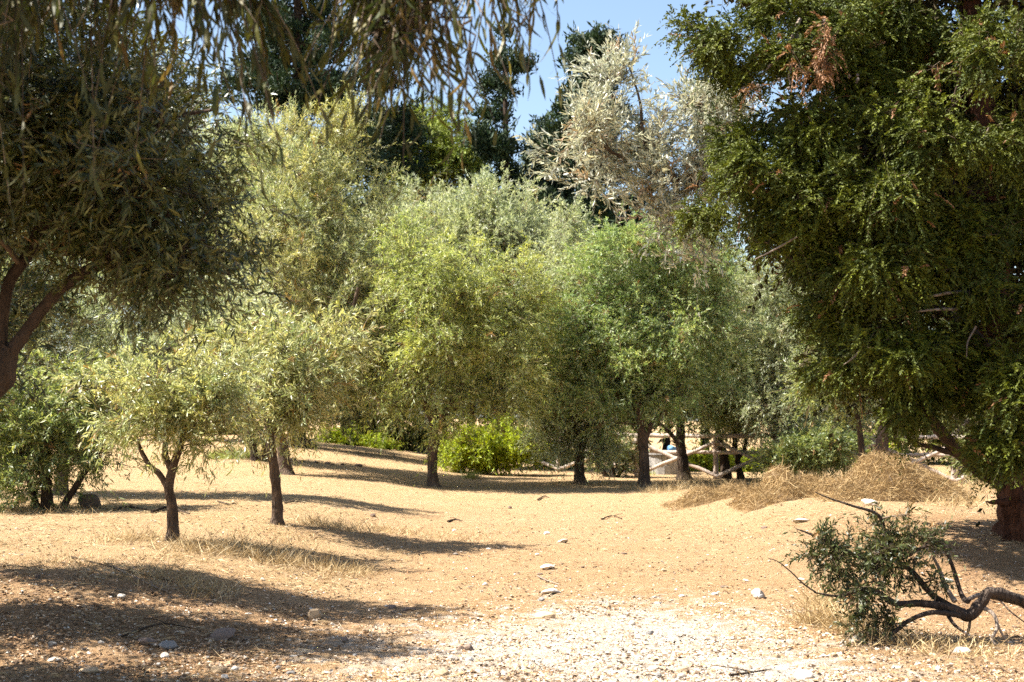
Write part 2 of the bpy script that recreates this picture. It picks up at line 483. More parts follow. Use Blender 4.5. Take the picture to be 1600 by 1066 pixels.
def crown(geo, rng, nodes, node_r, lobes, clumps, T, K, leaf, width, twig=.36, sig=.22, out=.7, up=.35, rnd=.6, droop=.25,
          seg=1, spread=.8, flat=False, shell=.42, dry=.025, mi_leaf=0, mi_wood=1, bend=.12, stems=.5, tips=None, hang_leaf=0.0, sag=.15, faceup=.6, uptilt=.0, s_min=.5, s_pow=.6, stem_k=1.0, shoots=.06):
    tg, cc = sample_lobes(rng, lobes, clumps, shell)
    if tips is not None: tg = np.vstack([tg, tips]); cc = np.vstack([cc, tips - np.array([0, 0, .5])])
    C = len(tg)
    paths, rads = skeleton(rng, nodes, node_r, tg, sag)
    tubes(geo, paths, rads, 5, mi_wood, rng.random(C) * .7, .5)
    n = C * T
    cw = np.exp(rng.normal(size=C) * .55)
    ci = np.sort(rng.choice(C, C * T, p=cw / cw.sum()))
    s = (s_min + (1 - s_min) * rng.random(n) ** s_pow)
    f = s * (paths.shape[1] - 1.001); i0 = f.astype(int); f = (f - i0)[:, None]
    on = paths[ci, i0] * (1 - f) + paths[ci, i0 + 1] * f
    base = on + rng.normal(size=(n, 3)) * sig * (.35 + .65 * rng.random((n, 1)))
    outw = nrm(tg - cc + 1e-6)[ci]
    D = nrm(out * outw + np.array([0, 0, up]) + rnd * rng.normal(size=(n, 3)))
    ln = twig * (.55 + .8 * rng.random(n)) * np.where(rng.random(n) < shoots, 1.9, 1.0)
    dr = droop * (.4 + 1.2 * rng.random(n))
    # thin stems from the branch to each twig, then the twig itself
    q = np.linspace(0, 1, 4)[None, :, None]
    tw = base[:, None] + D[:, None] * ln[:, None, None] * q + np.array([0, 0, -1.]) * (dr * ln)[:, None, None] * q ** 2
    keep = rng.random(n) < stems
    if keep.any():
        st = np.concatenate([on[:, None], tw], 1)[keep]
        rt = np.broadcast_to(np.array([.0035, .003, .0024, .0018, .001]), (keep.sum(), 5)) * (leaf / .08) * stem_k
        tubes(geo, st, rt, 3, mi_wood, rng.random(keep.sum()), .5)
    clump_t = rng.random(C)
    twr = np.clip(.55 * clump_t[ci] + .45 * rng.random(n), 0, .94)
    twr[rng.random(n) < dry] = .97
    S = (np.linspace(.08, 1, K)[None] + rng.normal(size=(n, K)) * .03)[..., None]
    B = base[:, None] + D[:, None] * ln[:, None, None] * S + np.array([0, 0, -1.]) * (dr * ln)[:, None, None] * S ** 2
    Tn = nrm(D[:, None] + np.array([0, 0, -2.]) * dr[:, None, None] * S)
    if flat:
        pn = nrm(np.cross(D, rng.normal(size=(n, 3)) * .5 + np.array([0, 0, 1.])))[:, None]
        side = pn * np.where(np.arange(K) % 2, 1, -1)[None, :, None] + rng.normal(size=(n, K, 3)) * .28
    else:
        side = nrm(np.cross(Tn, rng.normal(size=(n, K, 3))))
    A = nrm(Tn * 1.0 + side * spread + np.array([0, 0, -hang_leaf + uptilt]))
    Nv = nrm(np.array([0, 0, faceup]) + rng.normal(size=(n, K, 3)) * .75)
    taper = (1.15 - .4 * S[..., 0]) if flat else 1.0
    L_ = leaf * (.65 + .65 * rng.random((n, K))) * taper
    W_ = width * (.75 + .5 * rng.random((n, K)))
    m = n * K
    leaves(geo, B.reshape(m, 3), A.reshape(m, 3), Nv.reshape(m, 3), L_.ravel(), W_.ravel(), mi_leaf,
           rng.random(m), np.repeat(twr, K), seg, bend)


def tag(o, label=None, cat=None, group=None, kind=None):
    if label: o['label'] = label
    if cat: o['category'] = cat
    if group: o['group'] = group
    if kind: o['kind'] = kind
    return o


def empty(name, loc, label, cat, group=None):
    o = bpy.data.objects.new(name, None)
    o.empty_display_size = .3
    o.location = loc
    COL.objects.link(o)
    return tag(o, label, cat, group)


def stem(parent, name, pts, rad, mat, k=14, m=None, rough=.10, flare=0.0, rng=RNG):
    m = m or max(10, 6 * len(pts))
    pa = spath(pts, m)
    rr = np.interp(np.linspace(0, 1, m), np.linspace(0, 1, len(rad)), rad)
    if flare: rr = rr * (1 + flare * np.exp(-np.linspace(0, 1, m) * 14))
    g = Geo(); tubes(g, pa, rr, k, 0, rough=rough, cap=True, rng=rng)
    o = g.build(name, [mat], parent, origin=parent.location)
    return o, pa, rr


SEED = [100]


def tree(name, label, cat, base, stems_, lobes, mat, bark='bark', clumps=110, T=24, K=16, leaf=.085, width=.017, group=None, d=None, seed=None, **kw):
    """stems_: list of (part name, [(px, py[, depth offset])...], [radius px at start, ..., at end]); lobes: (px,py,rx,ry[,dd,rd,w])"""
    SEED[0] += 1
    rng = np.random.default_rng(seed or SEED[0])
    if isinstance(base, np.ndarray): b = base
    elif d: b = P(*base, d); b[2] = float(H(b[0], b[1]))
    else: b = hit(*base)
    d = d or b[1]
    root = empty(name, b, label, cat, group)
    nodes, nr = [], []
    for i, (pn, pp, rp) in enumerate(stems_):
        pts = [P(q[0], q[1], d + (q[2] if len(q) > 2 else 0)) for q in pp]
        rad = [r * d / F for r in rp]
        if i == 0 or pn == 'trunk':
            pts[0] = np.array([pts[0][0], pts[0][1], float(H(pts[0][0], pts[0][1])) - .06])
        o, pa, rr = stem(root, pn, pts, rad, M[bark], flare=.75 if pn == 'trunk' else 0, rng=rng)
        k0 = len(pa) // 2 if pn == 'trunk' else len(pa) // 4
        nodes += list(pa[k0:]); nr += list(rr[k0:])
    g = Geo()
    lb = [lobe(q[0], q[1], q[2], q[3], d, *(q[4:])) for q in lobes]
    crown(g, rng, nodes, nr, lb, clumps, T, K, leaf, width, **kw)
    g.build('crown', [M[mat], M['twig']], root, origin=root.location)
    return root


# ------------------------------------------------------------------ the ground
def make_ground():
    ys = np.concatenate([np.linspace(-40, 4.5, 24), 4.6 * np.exp(np.linspace(0, 1, 640) * math.log(600 / 4.6))])
    u = np.linspace(-1, 1, 560)
    w = np.where(ys < 5, 30, 20 + 1.1 * ys)
    X = np.sign(u)[None] * np.abs(u)[None] ** 1.7 * w[:, None]
    Y = np.repeat(ys[:, None], len(u), 1)
    Z = H(X, Y)
    near = 1 - ss((Y - 16) / 14)
    Z = Z + near * (.04 * (fbm(X * 4, Y * 4, 51, 4) - .5) + .022 * (fbm(X * 22, Y * 22, 77, 2) - .5))
    n, k = X.shape
    i = (np.arange(n - 1)[:, None] * k + np.arange(k - 1)[None])
    fc = np.stack([i, i + 1, i + k + 1, i + k], -1).reshape(-1, 4)
    g = Geo(); g.add(np.stack([X, Y, Z], -1), fc, 0, smooth=True)
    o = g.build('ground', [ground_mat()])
    wob = fbm(X * .6, Y * .6, 91, 3) - .5
    path = np.exp(-((X - 1.15 - 1.0 * wob + .05 * (Y - 9)) / 1.25) ** 2) * ss((14.2 - Y + 3 * wob) / 4.5) + .45 * np.exp(-((X + .6) / 1.4) ** 2) * ss((12.5 - Y) / 3)
    straw = ss((-X - 1.2 + 3 * wob) / 2.0) * ss((Y - 11.5 + 2 * wob) / 2.5) + .8 * ss((Y - 22) / 8) + .9 * np.exp(-((X - 4.5) / 3) ** 2 - ((Y - 21) / 4) ** 2) + .25
    red = ss((X - 2.6 + 2 * wob) / 1.4) * ss((Y - 11 + wob) / 1.5) * ss((19 - Y) / 3) + 1.0 * ss((-X - .8) / 1.2) * ss((12.6 - Y + 2 * wob) / 1.0)  # reddish soil right and on the left bank, darkened there to deepen its shadow
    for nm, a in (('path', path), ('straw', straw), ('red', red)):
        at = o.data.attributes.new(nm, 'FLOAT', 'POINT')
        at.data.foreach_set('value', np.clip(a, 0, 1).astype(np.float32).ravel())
    o['kind'] = 'structure'
    return o


make_ground()


def blades(geo, rng, B, L_, W_, up, mi=0, r=None, lean=1.0, seg=1):
    n = len(B)
    a = rng.random(n) * 2 * math.pi
    A = nrm(np.stack([np.cos(a), np.sin(a), up * (.3 + rng.random(n))], -1))
    Nv = nrm(rng.normal(size=(n, 3)) + np.array([0, 0, .8]))
    leaves(geo, B, A, Nv, L_, W_, mi, rng.random(n) if r is None else r, rng.random(n), seg, .25)


def dry_cover():
    rng = np.random.default_rng(5)
    # straw lying on the soil, thicker where grass grew
    g = Geo()
    n = 150000
    B = hits(rng.uniform(-400, 2000, n), 690 + 390 * rng.random(n) ** 1.15)
    x, y = B[:, 0], B[:, 1]
    wob = fbm(x * .6, y * .6, 91, 3) - .5
    clump = fbm(x * 1.6, y * 1.6, 33, 3)
    den = .16 + ss((-x - 1.0 + 3 * wob) / 2.0) * ss((y - 11 + 2 * wob) / 2.5) * .9 + .5 * ss((y - 22) / 8) + np.exp(-((x - 4.5) / 3) ** 2 - ((y - 21) / 4) ** 2)
    den = den * ss((clump - .34) / .25) * (1 - .85 * np.exp(-((x - 1.1) / 1.5) ** 2) * ss((14 - y) / 3))
    k = rng.random(n) < den
    B = B[k]; m = len(B)
    B[:, 2] += .004 + .012 * rng.random(m)
    blades(g, rng, B, .05 + .13 * rng.random(m) ** 2, .0025 + .0035 * rng.random(m), .22)
    # upright tufts: round the small olives, along the bank and before the hay
    spots = [(200, 845, 40, .16), (300, 862, 45, .2), (345, 862, 40, .2), (400, 872, 50, .22), (450, 882, 40, .2), (520, 893, 45, .16), (560, 897, 30, .12),
             (500, 822, 30, .16), (540, 828, 40, .2), (600, 832, 40, .16), (660, 838, 50, .12), (720, 845, 50, .1),
             (1060, 765, 30, .3), (1085, 755, 25, .35), (1030, 768, 25, .2), (740, 748, 14, .2), (1290, 950, 30, .22), (1310, 980, 35, .25), (1340, 990, 40, .2), (1270, 975, 25, .2),
             (120, 800, 60, .14), (20, 800, 40, .14), (200, 885, 70, .1), (90, 880, 60, .1), (1540, 770, 40, .3), (1490, 790, 40, .2), (1400, 1010, 60, .15), (1500, 1020, 60, .15),
             (330, 925, 40, .12), (250, 905, 50, .12), (1380, 830, 40, .12), (1340, 870, 30, .12), (440, 850, 60, .1), (640, 720, 60, .15), (560, 720, 60, .15), (800, 740, 60, .15), (900, 756, 50, .15), (980, 764, 40, .2)]
    for (px, py, rp, h) in spots:
        c = hit(px, py); rr = rp * c[1] / F
        m = 420
        a = rng.random(m) * 2 * math.pi; q = rng.random(m) ** .7 * rr * 1.3
        X = c[0] + np.cos(a) * q; Y = c[1] + np.sin(a) * q * 1.6
        B = np.stack([X, Y, H(X, Y) - .01], -1)
        blades(g, rng, B, h * (.4 + rng.random(m)), .003 + .003 * rng.random(m), 1.3, r=np.clip(rng.normal(.45, .3, m), 0, 1), seg=2)
    tag(g.build('dry_grass', [M['straw']]), 'pale dry straw and grass scattered over the sunlit tan soil', 'dry grass', kind='stuff')
    # green grass patch far left and a few weeds
    g = Geo()
    for (px, py, rp, m, h) in ((375, 714, 34, 900, .22), (345, 716, 25, 500, .18), (1010, 742, 14, 120, .15), (735, 748, 12, 160, .22), (1540, 745, 50, 400, .25)):
        c = hit(px, py); rr = rp * c[1] / F
        a = rng.random(m) * 2 * math.pi; q = rng.random(m) ** .6 * rr
        X = c[0] + np.cos(a) * q; Y = c[1] + np.sin(a) * q * 2
        blades(g, rng, np.stack([X, Y, H(X, Y)], -1), h * (.5 + rng.random(m)), .008 + .006 * rng.random(m), 1.4, seg=2)
    tag(g.build('green_grass', [M['green_grass']]), 'patch of fresh green grass by the thin forked far trunks', 'grass', kind='stuff')
    # dead leaves, bark bits
    g = Geo()
    n = 90000
    B = hits(rng.uniform(-400, 2000, n), 720 + 360 * rng.random(n))
    x, y = B[:, 0], B[:, 1]
    den = .25 + .6 * ss((fbm(x * 1.1, y * 1.1, 71, 3) - .42) / .2) + .5 * ss((-x - .6) / 1.5) * ss((12.8 - y) / 1.5)
    for q in ((268, 848), (433, 820), (445, 741), (676, 760), (906, 756), (1006, 762), (1068, 750), (1133, 748), (78, 797), (1400, 1010), (1560, 800)):
        c = hit(*q); den = den + .8 * np.exp(-((x - c[0] - .3) / .7) ** 2 - ((y - c[1]) / .8) ** 2)
    B = B[rng.random(n) < den]; m = len(B)
    B[:, 2] += .004 + .01 * rng.random(m)
    s = .012 + .034 * rng.random(m) ** 2.5
    blades(g, rng, B, s, s * (.25 + .3 * rng.random(m)), .25)
    tag(g.build('leaf_litter', [M['litter']]), 'brown dead leaves and bark bits littering the dry soil', 'leaf litter', kind='stuff')


dry_cover()


# ------------------------------------------------------------------ stones
def rock_mesh(name, rng, flat, mat, rough=.22):
    import bmesh
    bm = bmesh.new()
    bmesh.ops.create_icosphere(bm, subdivisions=3, radius=1.0)
    planes = [(Vector(rdirs(rng, 1)[0]), .62 + .25 * rng.random()) for _ in range(9)]
    off = rng.random(3) * 50
    for v in bm.verts:
        c = v.co.copy()
        for nn, dd in planes:
            e = c.dot(nn) - dd
            if e > 0: c -= nn * e
        q = 1 + rough * (float(fbm(np.array(c.x * 1.7 + off[0]), np.array(c.y * 1.7 + c.z * 1.3 + off[1]), 5, 3)) - .5)
        v.co = Vector((c.x * q, c.y * q * .8, c.z * q * flat))
    me = bpy.data.meshes.new(name); bm.to_mesh(me); bm.free()
    me.materials.append(mat)
    return me


def stones():
    rng = np.random.default_rng(21)
    ms = {k: [rock_mesh('stone', rng, fl, M['stone_' + k]) for fl in (.32, .45, .6, .75)] for k in ('pale', 'tan', 'dark', 'grey')}

    def put(px, py, w, kind, label, group=None, flat=None, nm='stone'):
        c = hit(px, py)
        s = w * .5 * c[1] / F
        i = int(rng.integers(0, 4)) if flat is None else flat
        o = bpy.data.objects.new(nm, ms[kind][i])
        fl = (.32, .45, .6, .75)[i]
        o.location = (c[0], c[1], c[2] + s * fl * .45)
        o.scale = (s * 1.1, s * (.8 + .5 * rng.random()), s)
        o.rotation_euler = (rng.normal() * .12, rng.normal() * .12, rng.random() * 6.28)
        COL.objects.link(o)
        tag(o, label, 'stone', group)
        return o
    special = [
        (141, 794, 40, 'dark', 'dark pointed rock beside the green bush, between it and the small olive', 3),
        (30, 787, 40, 'tan', 'rounded tan rock half hidden under the green bush', 3),
        (855, 889, 30, 'pale', 'pale flat slab with a dark front edge in the open field', 0),
        (880, 848, 20, 'pale', 'flat pale stone beyond the slab in the open field', 0),
        (862, 928, 36, 'pale', 'wide flat white stone sunk in the middle of the field', 0),
        (852, 967, 34, 'tan', 'tan stone with a shaded brown front on the path', 1),
        (342, 1051, 26, 'tan', 'bright tan block of stone in the sun below the bank shadows', 2),
        (690, 1055, 22, 'tan', 'low brown stone at the bottom edge of the path', 1),
        (720, 1017, 12, 'dark', 'small brown stone touching a larger brown cube of stone', 3),
        (733, 1017, 16, 'dark', 'brown cube of stone with a smaller one at its side', 3),
        (736, 1034, 16, 'grey', 'grey stone just below the pair of brown cubes', 1),
        (492, 967, 28, 'tan', 'large brown stone standing in the shadow of the bank', 3),
        (572, 988, 12, 'tan', 'upright brown stone at the end of the upper bank shadow', 3),
        (612, 953, 18, 'dark', 'dark brown stone above the end of the bank shadow', 2),
        (640, 955, 20, 'dark', 'low dark stone right of another above the bank shadow', 1),
        (583, 808, 14, 'dark', 'dark stone in the tan field above the tuft of shaded dry grass', 2),
        (797, 795, 10, 'dark', 'dark pebble lying in the open field before the centre olive', 2),
        (1184, 934, 32, 'pale', 'pale stone beside a grey one at the right edge of the white path', 2),
        (1190, 936, 16, 'grey', 'grey stone against the paler one beside the white path', 2),
        (1252, 817, 26, 'pale', 'flat cream stone near the foot of the hay', 0),
        (1194, 827, 12, 'dark', 'dark stone in front of the low end of the hay', 2),
        (1338, 1006, 26, 'pale', 'white stone under the fallen branch on the dry grass', 2),
        (1366, 992, 22, 'grey', 'tall pale grey stone among the lower leaves of the fallen branch', 3),
        (1502, 1022, 34, 'pale', 'white slab in the shadow below the fallen branch', 1),
        (1478, 910, 20, 'pale', 'pale stone on the slope behind the fallen branch', 1),
        (1360, 790, 30, 'pale', 'white stone at the front foot of the hay heap', 1),
        (140, 1050, 34, 'tan', 'flat tan slab at the lower left corner in sunlight', 0),
        (85, 1034, 22, 'pale', 'small pale slab at the edge of the lowest bank shadow', 0),
        (82, 1010, 14, 'grey', 'small grey lump in the sunny strip between two bank shadows', 3),
        (262, 1013, 34, 'grey', 'pale grey flake of rock in the middle of the bank shadow', 1),
        (230, 1005, 40, 'dark', 'dark flat rock in the middle of the bank shadow', 0),
        (345, 998, 50, 'dark', 'long grey brown rock sunk in the bank shadow', 0),
        (190, 933, 16, 'pale', 'pale stone on the sunny brow of the bank', 1),
        (1065, 1050, 18, 'tan', 'small tan stone at the bottom of the white path', 2),
        (1255, 1060, 30, 'pale', 'pale rock at the bottom edge below the fallen branch', 2),
        (1213, 1030, 14, 'tan', 'upright tan stone by the lower right edge of the path', 3),
        (410, 908, 10, 'pale', 'small white stone on the straw above the bank shadow', 2),
        (780, 1058, 10, 'dark', 'little dark stone at the lower middle edge of the picture', 3),
    ]
    for q in special: put(*q[:5], flat=q[5])
    for i, (px, py, w) in enumerate(((458, 720, 11), (472, 722, 8), (494, 724, 9), (512, 725, 10), (520, 727, 7), (535, 727, 9), (560, 729, 12))):
        put(px, py, w, 'dark', 'dark stone in the row of stones bordering the far path', 'row of dark border stones', 2)
    placed = []
    nn = 0
    tries = 0
    while nn < 235 and tries < 4000:
        tries += 1
        py = 800 + 264 * rng.random() ** .62
        px = rng.uniform(5, 1595)
        if py < 860 and rng.random() < .6: continue
        if px < 380 and py < 980 and rng.random() < .8: continue
        if px > 1380 and rng.random() < .6: continue
        w = (5 + 13 * rng.random() ** 2.2) * (.55 + .45 * (py - 790) / 270)
        if any((px - a) ** 2 + (3 * (py - b)) ** 2 < (w + c) ** 2 for a, b, c in placed): continue
        placed.append((px, py, w)); nn += 1
        u = rng.random()
        if px < 620 and py > 1010 - .0 * px:
            kind = 'grey' if u < .4 else 'tan' if u < .75 else 'pale'
            lab, gr = {'grey': ('little grey stone on the shaded lower slope of the bank', 'grey stones on the shaded bank'), 'tan': ('little tan stone on the lower slope of the bank', 'tan stones on the lower bank'), 'pale': ('little pale stone on the lower slope of the bank', 'pale stones on the lower bank')}[kind]
        elif 620 <= px < 1290 and py > 930:
            kind = 'pale' if u < .62 else 'tan' if u < .9 else 'grey'
            lab, gr = {'grey': ('little grey stone on the white gravel path', 'grey stones on the white path'), 'tan': ('little tan stone on the white gravel path', 'tan stones on the white path'), 'pale': ('little pale stone on the white gravel path', 'pale stones on the white path')}[kind]
        else:
            kind = 'pale' if u < .35 else 'tan' if u < .7 else 'dark'
            lab, gr = {'dark': ('little dark stone scattered on the open tan field', 'dark stones on the tan field'), 'tan': ('little tan stone scattered on the open tan field', 'tan stones on the tan field'), 'pale': ('little pale stone scattered on the open tan field', 'pale stones on the tan field')}[kind]
        put(px, py, w, kind, lab, gr)
    # gravel too small to count
    g = Geo()
    n = 120000
    B = hits(rng.uniform(-400, 2000, n), 760 + 320 * rng.random(n) ** .7)
    x, y = B[:, 0], B[:, 1]
    wob = fbm(x * .6, y * .6, 91, 3) - .5
    den = .28 + .7 * np.exp(-((x - 1.0 - wob) / 1.6) ** 2) * ss((15 - y) / 4) + .35 * ss((13 - y) / 3)
    B = B[rng.random(n) < den]; m = len(B)
    octa = np.array([[1, 0, 0], [0, 1, 0], [-1, 0, 0], [0, -1, 0], [0, 0, 1], [0, 0, -.4]], float)
    s = .003 + .016 * rng.random(m) ** 3.2
    V = octa[None] * (.6 + .8 * rng.random((m, 6, 1))) * (s[:, None] * np.stack([np.ones(m), .6 + .6 * rng.random(m), .35 + .4 * rng.random(m)], -1))[:, None]
    a = rng.random(m) * 6.28; ca, sa = np.cos(a)[:, None], np.sin(a)[:, None]
    V = np.stack([V[..., 0] * ca - V[..., 1] * sa, V[..., 0] * sa + V[..., 1] * ca, V[..., 2]], -1) + B[:, None] + np.array([0, 0, .002])
    tri = np.array([[0, 1, 4], [1, 2, 4], [2, 3, 4], [3, 0, 4], [1, 0, 5], [2, 1, 5], [3, 2, 5], [0, 3, 5]])
    onp = np.exp(-((B[:, 0] - 1.0) / 1.8) ** 2) * ss((15 - B[:, 1]) / 4)
    r = np.clip(.36 + .36 * onp + .27 * rng.normal(size=m), 0, 1)
    g.add(V, (np.arange(m)[:, None, None] * 6 + tri[None]).reshape(-1, 3), 0, np.repeat(r, 8), .5)
    tag(g.build('gravel', [M['pebble']]), 'fine pale gravel strewn over the path and field', 'gravel', kind='stuff')


stones()


def sticks():
    rng = np.random.default_rng(33)
    lst = [((178, 799), (200, 795), (236, 800), 2.2, 'bent dark stick lying by the shadow between bush and small olive'),
           ((238, 803), (262, 796), (296, 806), 2.5, 'thick dark stick lying behind the small olive trunk'),
           ((340, 785), (358, 790), (372, 788), 1.2, 'thin curved twig on the straw between the two small olives'),
           ((445, 788), (460, 786), (478, 787), 1.4, 'short brown stick behind the slim olive trunk'),
           ((700, 817), (712, 814), (722, 816), 1.6, 'short stick lying in the field right of the slim olive'),
           ((840, 783), (850, 777), (858, 779), 1.2, 'forked little twig in the field before the centre olive'),
           ((940, 813), (955, 808), (972, 812), 1.3, 'curved twig lying in the field before the forked right olive'),
           ((840, 903), (856, 910), (874, 916), 1.4, 'long pale straw coloured stick below the pale slab'),
           ((1140, 1061), (1170, 1056), (1205, 1050), 2.4, 'dark stick lying at the bottom right of the white path'),
           ((108, 872), (180, 890), (270, 912), 1.5, 'long thin dead stem along the top of the bank'),
           ((180, 890), (230, 915), (262, 928), 1.5, 'pale dead stem slanting down the brow of the bank'),
           ((190, 1000), (250, 980), (300, 985), 1.8, 'dry stem lying in the middle of the bank shadow')]
    for a, b, c, r, lab in lst:
        pts = [hit(*q) for q in (a, b, c)]
        d = pts[1][1]
        for q in pts: q[2] += r * d / F * .8 + .008
        o = empty('fallen_stick', pts[1], lab, 'stick')
        COL.objects.unlink(o); bpy.data.objects.remove(o)
        g = Geo(); pa = spath(pts, 16); pa[:, 2] = np.maximum(pa[:, 2], H(pa[:, 0], pa[:, 1]) + r * d / F)
        tubes(g, pa, np.linspace(r, r * .4, 16) * d / F, 6, 0, rough=.15, cap=True, rng=rng)
        q = pa[9]; e = q + np.array([.12 * rng.normal(), .1, .03])
        tubes(g, np.array([q, (q + e) / 2 + .005, e]), np.array([r * .5, r * .4, r * .2]) * d / F, 5, 0)
        tag(g.build('fallen_stick', [M['bark_pale'] if 'pale' in lab else M['bark_dark']], None, pts[1]), lab, 'stick')


sticks()


# ------------------------------------------------------------------ hay
def hay(px0, px1, py_base, h_px, label, n, seed, peaks, depth=1.2):
    rng = np.random.default_rng(seed)
    c = hit((px0 + px1) / 2, py_base); d = c[1]
    hw = (px1 - px0) / 2 * d / F; hh = h_px * d / F
    cy = c[1] + depth * .8

    def top(u, v):
        e = 0
        for (pu, ph, pw) in peaks: e = np.maximum(e, ph * np.exp(-np.abs((u - pu) / pw) ** 2.4))
        return e * np.clip(1 - v * v, 0, 1) ** .8 * np.clip((1 - u * u) * 3, 0, 1)
    g = Geo()
    U, Vv = np.meshgrid(np.linspace(-1, 1, 60), np.linspace(-1, 1, 36))
    X = c[0] + U * hw; Y = cy + Vv * depth
    Z = H(X, Y) - .03 + top(U, Vv) * hh * (.80 + .7 * (fbm(X * 4, Y * 4, 9, 3) - .5))
    i = np.arange(35)[:, None] * 60 + np.arange(59)[None]
    g.add(np.stack([X, Y, Z], -1), np.stack([i, i + 1, i + 61, i + 60], -1).reshape(-1, 4), 0, .12, .5, True)
    u = rng.uniform(-1, 1, n); v = rng.uniform(-1, 1, n)
    k = rng.random(n) < .35 + top(u, v)
    u, v = u[k], v[k]; m = len(u)
    X = c[0] + u * hw * 1.04; Y = cy + v * depth * 1.04
    B = np.stack([X, Y, H(X, Y) + top(u, v) * hh * (.86 + .25 * rng.random(m)) * (1 + .75 * (fbm(X * 4, Y * 4, 9, 3) - .5))], -1)
    a = rng.random(m) * 6.28
    slope = (top(u + .03, v) - top(u - .03, v)) / .06 * hh / hw
    A = nrm(np.stack([np.cos(a), np.sin(a), np.cos(a) * slope + rng.normal(size=m) * .6], -1))
    Nv = nrm(rng.normal(size=(m, 3)) + np.array([0, -.3, .6]))
    leaves(g, B - A * .08, A, Nv, .08 + .24 * rng.random(m) ** 2, .0025 + .005 * rng.random(m) ** 1.5, 0, np.clip(rng.normal(.5, .27, m), 0, 1), .5, 2, .25)
    return tag(g.build('hay_heap', [M['hay']], None, c), label, 'hay heap')


hay(1290, 1525, 782, 60, 'big rounded heap of dry hay under the cypress', 30000, 1, [(.05, 1.0, .5), (-.5, .45, .5), (.5, .6, .45)], 1.3)
hay(1165, 1320, 780, 40, 'low middle mound of hay joining the big heap', 17000, 2, [(-.1, 1.0, .35), (.5, .6, .5), (-.6, .5, .4)], 1.0)
hay(1050, 1185, 783, 20, 'thin spread of hay tapering off towards the forked olive', 11000, 3, [(-.2, 1.0, .4), (.4, .7, .5)], .9)

# ------------------------------------------------------------------ trees of the grove
tree('small_olive_tree', 'small slim olive with forked trunk standing alone on the straw', 'olive tree', (268, 846),
     [('trunk', [(268, 848), (270, 800), (264, 760), (272, 725), (284, 690), (290, 650)], [9, 8, 7.5, 6.5, 5, 3]),
      ('branch', [(265, 768), (250, 742), (232, 725), (215, 690), (205, 640)], [5, 4.5, 4, 3, 2]),
      ('branch', [(268, 735), (258, 710), (262, 670), (272, 610), (262, 570)], [5, 4.5, 4, 3, 1.6])],
     [(195, 640, 70, 60, -.2, .6), (290, 640, 110, 65, 0, .8), (345, 645, 55, 55, 0, .5), (235, 585, 80, 60, .1, .7), (320, 585, 80, 55, .2, .7)],
     'olive_straw', clumps=66, T=19, K=16, leaf=.072, width=.0135, sig=.14, twig=.27, seg=2, out=.5, up=.35, droop=.3)
tree('young_olive_tree', 'slender olive with smooth brown leaning trunk behind the forked small one', 'olive tree', (433, 820),
     [('trunk', [(434, 822), (433, 780), (428, 730), (422, 690), (420, 640), (430, 560)], [8, 8, 8, 8.5, 6, 3]),
      ('branch', [(424, 690), (402, 668), (385, 630), (370, 580)], [6, 5, 4, 2]),
      ('branch', [(424, 675), (450, 640), (480, 590), (500, 530)], [6, 5, 4, 2])],
     [(400, 640, 80, 55, 0, .7), (470, 610, 85, 60, 0, .8), (370, 570, 70, 60, .2, .7), (450, 530, 100, 70, .2, .9), (505, 560, 50, 60, .2, .5)],
     'olive_straw', clumps=78, T=20, K=17, leaf=.08, width=.0145, sig=.17, twig=.32, seg=2, out=.5, up=.35, droop=.3)
tree('green_bush', 'dense green olive bush with several dark stems at the left edge', 'bush', (78, 797),
     [('trunk', [(75, 799), (72, 760), (66, 710), (70, 650)], [9, 8, 7, 4]),
      ('stem', [(95, 797), (112, 770), (135, 735), (160, 700)], [6, 5, 4, 2]),
      ('stem', [(60, 797), (48, 760), (30, 700)], [5, 4, 2.5])],
     [(60, 690, 95, 75, 0, .9), (30, 720, 70, 60, -.2, .7), (115, 715, 50, 45, 0, .7), (155, 725, 40, 22, 0, .4), (60, 620, 100, 60, .3, 1.0), (0, 640, 70, 90, .2, 1.0), (40, 755, 60, 28, -.2, .6)],
     'olive_green', 'bark_dark', clumps=115, T=24, K=16, leaf=.08, width=.015, sig=.18, twig=.34, seg=2, out=.7, up=.2)
# lit olives behind the bush
tree('bushy_olive_tree', 'broad sunlit olive filling the space behind the left bush', 'olive tree', P(95, 745, 23) * np.array([1, 1, 0]) + np.array([0, 0, .4]),
     [('trunk', [(95, 745), (105, 700), (125, 640), (150, 560)], [9, 9, 8, 5]), ('branch', [(112, 680), (190, 610), (270, 540)], [7, 5, 3])],
     [(90, 520, 130, 100), (240, 520, 120, 90), (340, 500, 90, 80), (150, 600, 150, 60), (40, 430, 120, 100), (300, 600, 80, 50), (-60, 520, 100, 130)],
     'olive_silver', clumps=170, T=24, K=16, leaf=.10, width=.020, sig=.25, twig=.4, up=.6)
tree('tall_olive_tree', 'tall gold green olive rising behind the slender olive', 'olive tree', (446, 741),
     [('trunk', [(446, 742), (443, 710), (436, 675), (430, 630), (450, 540)], [10, 9, 9, 7, 5]),
      ('branch', [(436, 675), (470, 640), (530, 560), (560, 450)], [6, 6, 5, 3]), ('branch', [(432, 650), (410, 580), (430, 450)], [6, 5, 3])],
     [(525, 520, 105, 120, 1.2), (500, 330, 95, 120, 2.2), (570, 420, 65, 110, 2.0), (440, 420, 90, 130, 1.5), (585, 560, 55, 75, 1.0), (540, 240, 55, 55, 2.4), (450, 260, 70, 75, 2.2), (470, 600, 90, 50, .5), (595, 300, 28, 45, 2.4)],
     'olive_straw', clumps=250, T=26, K=17, leaf=.115, width=.021, sig=.32, twig=.5, up=.8, out=.6)
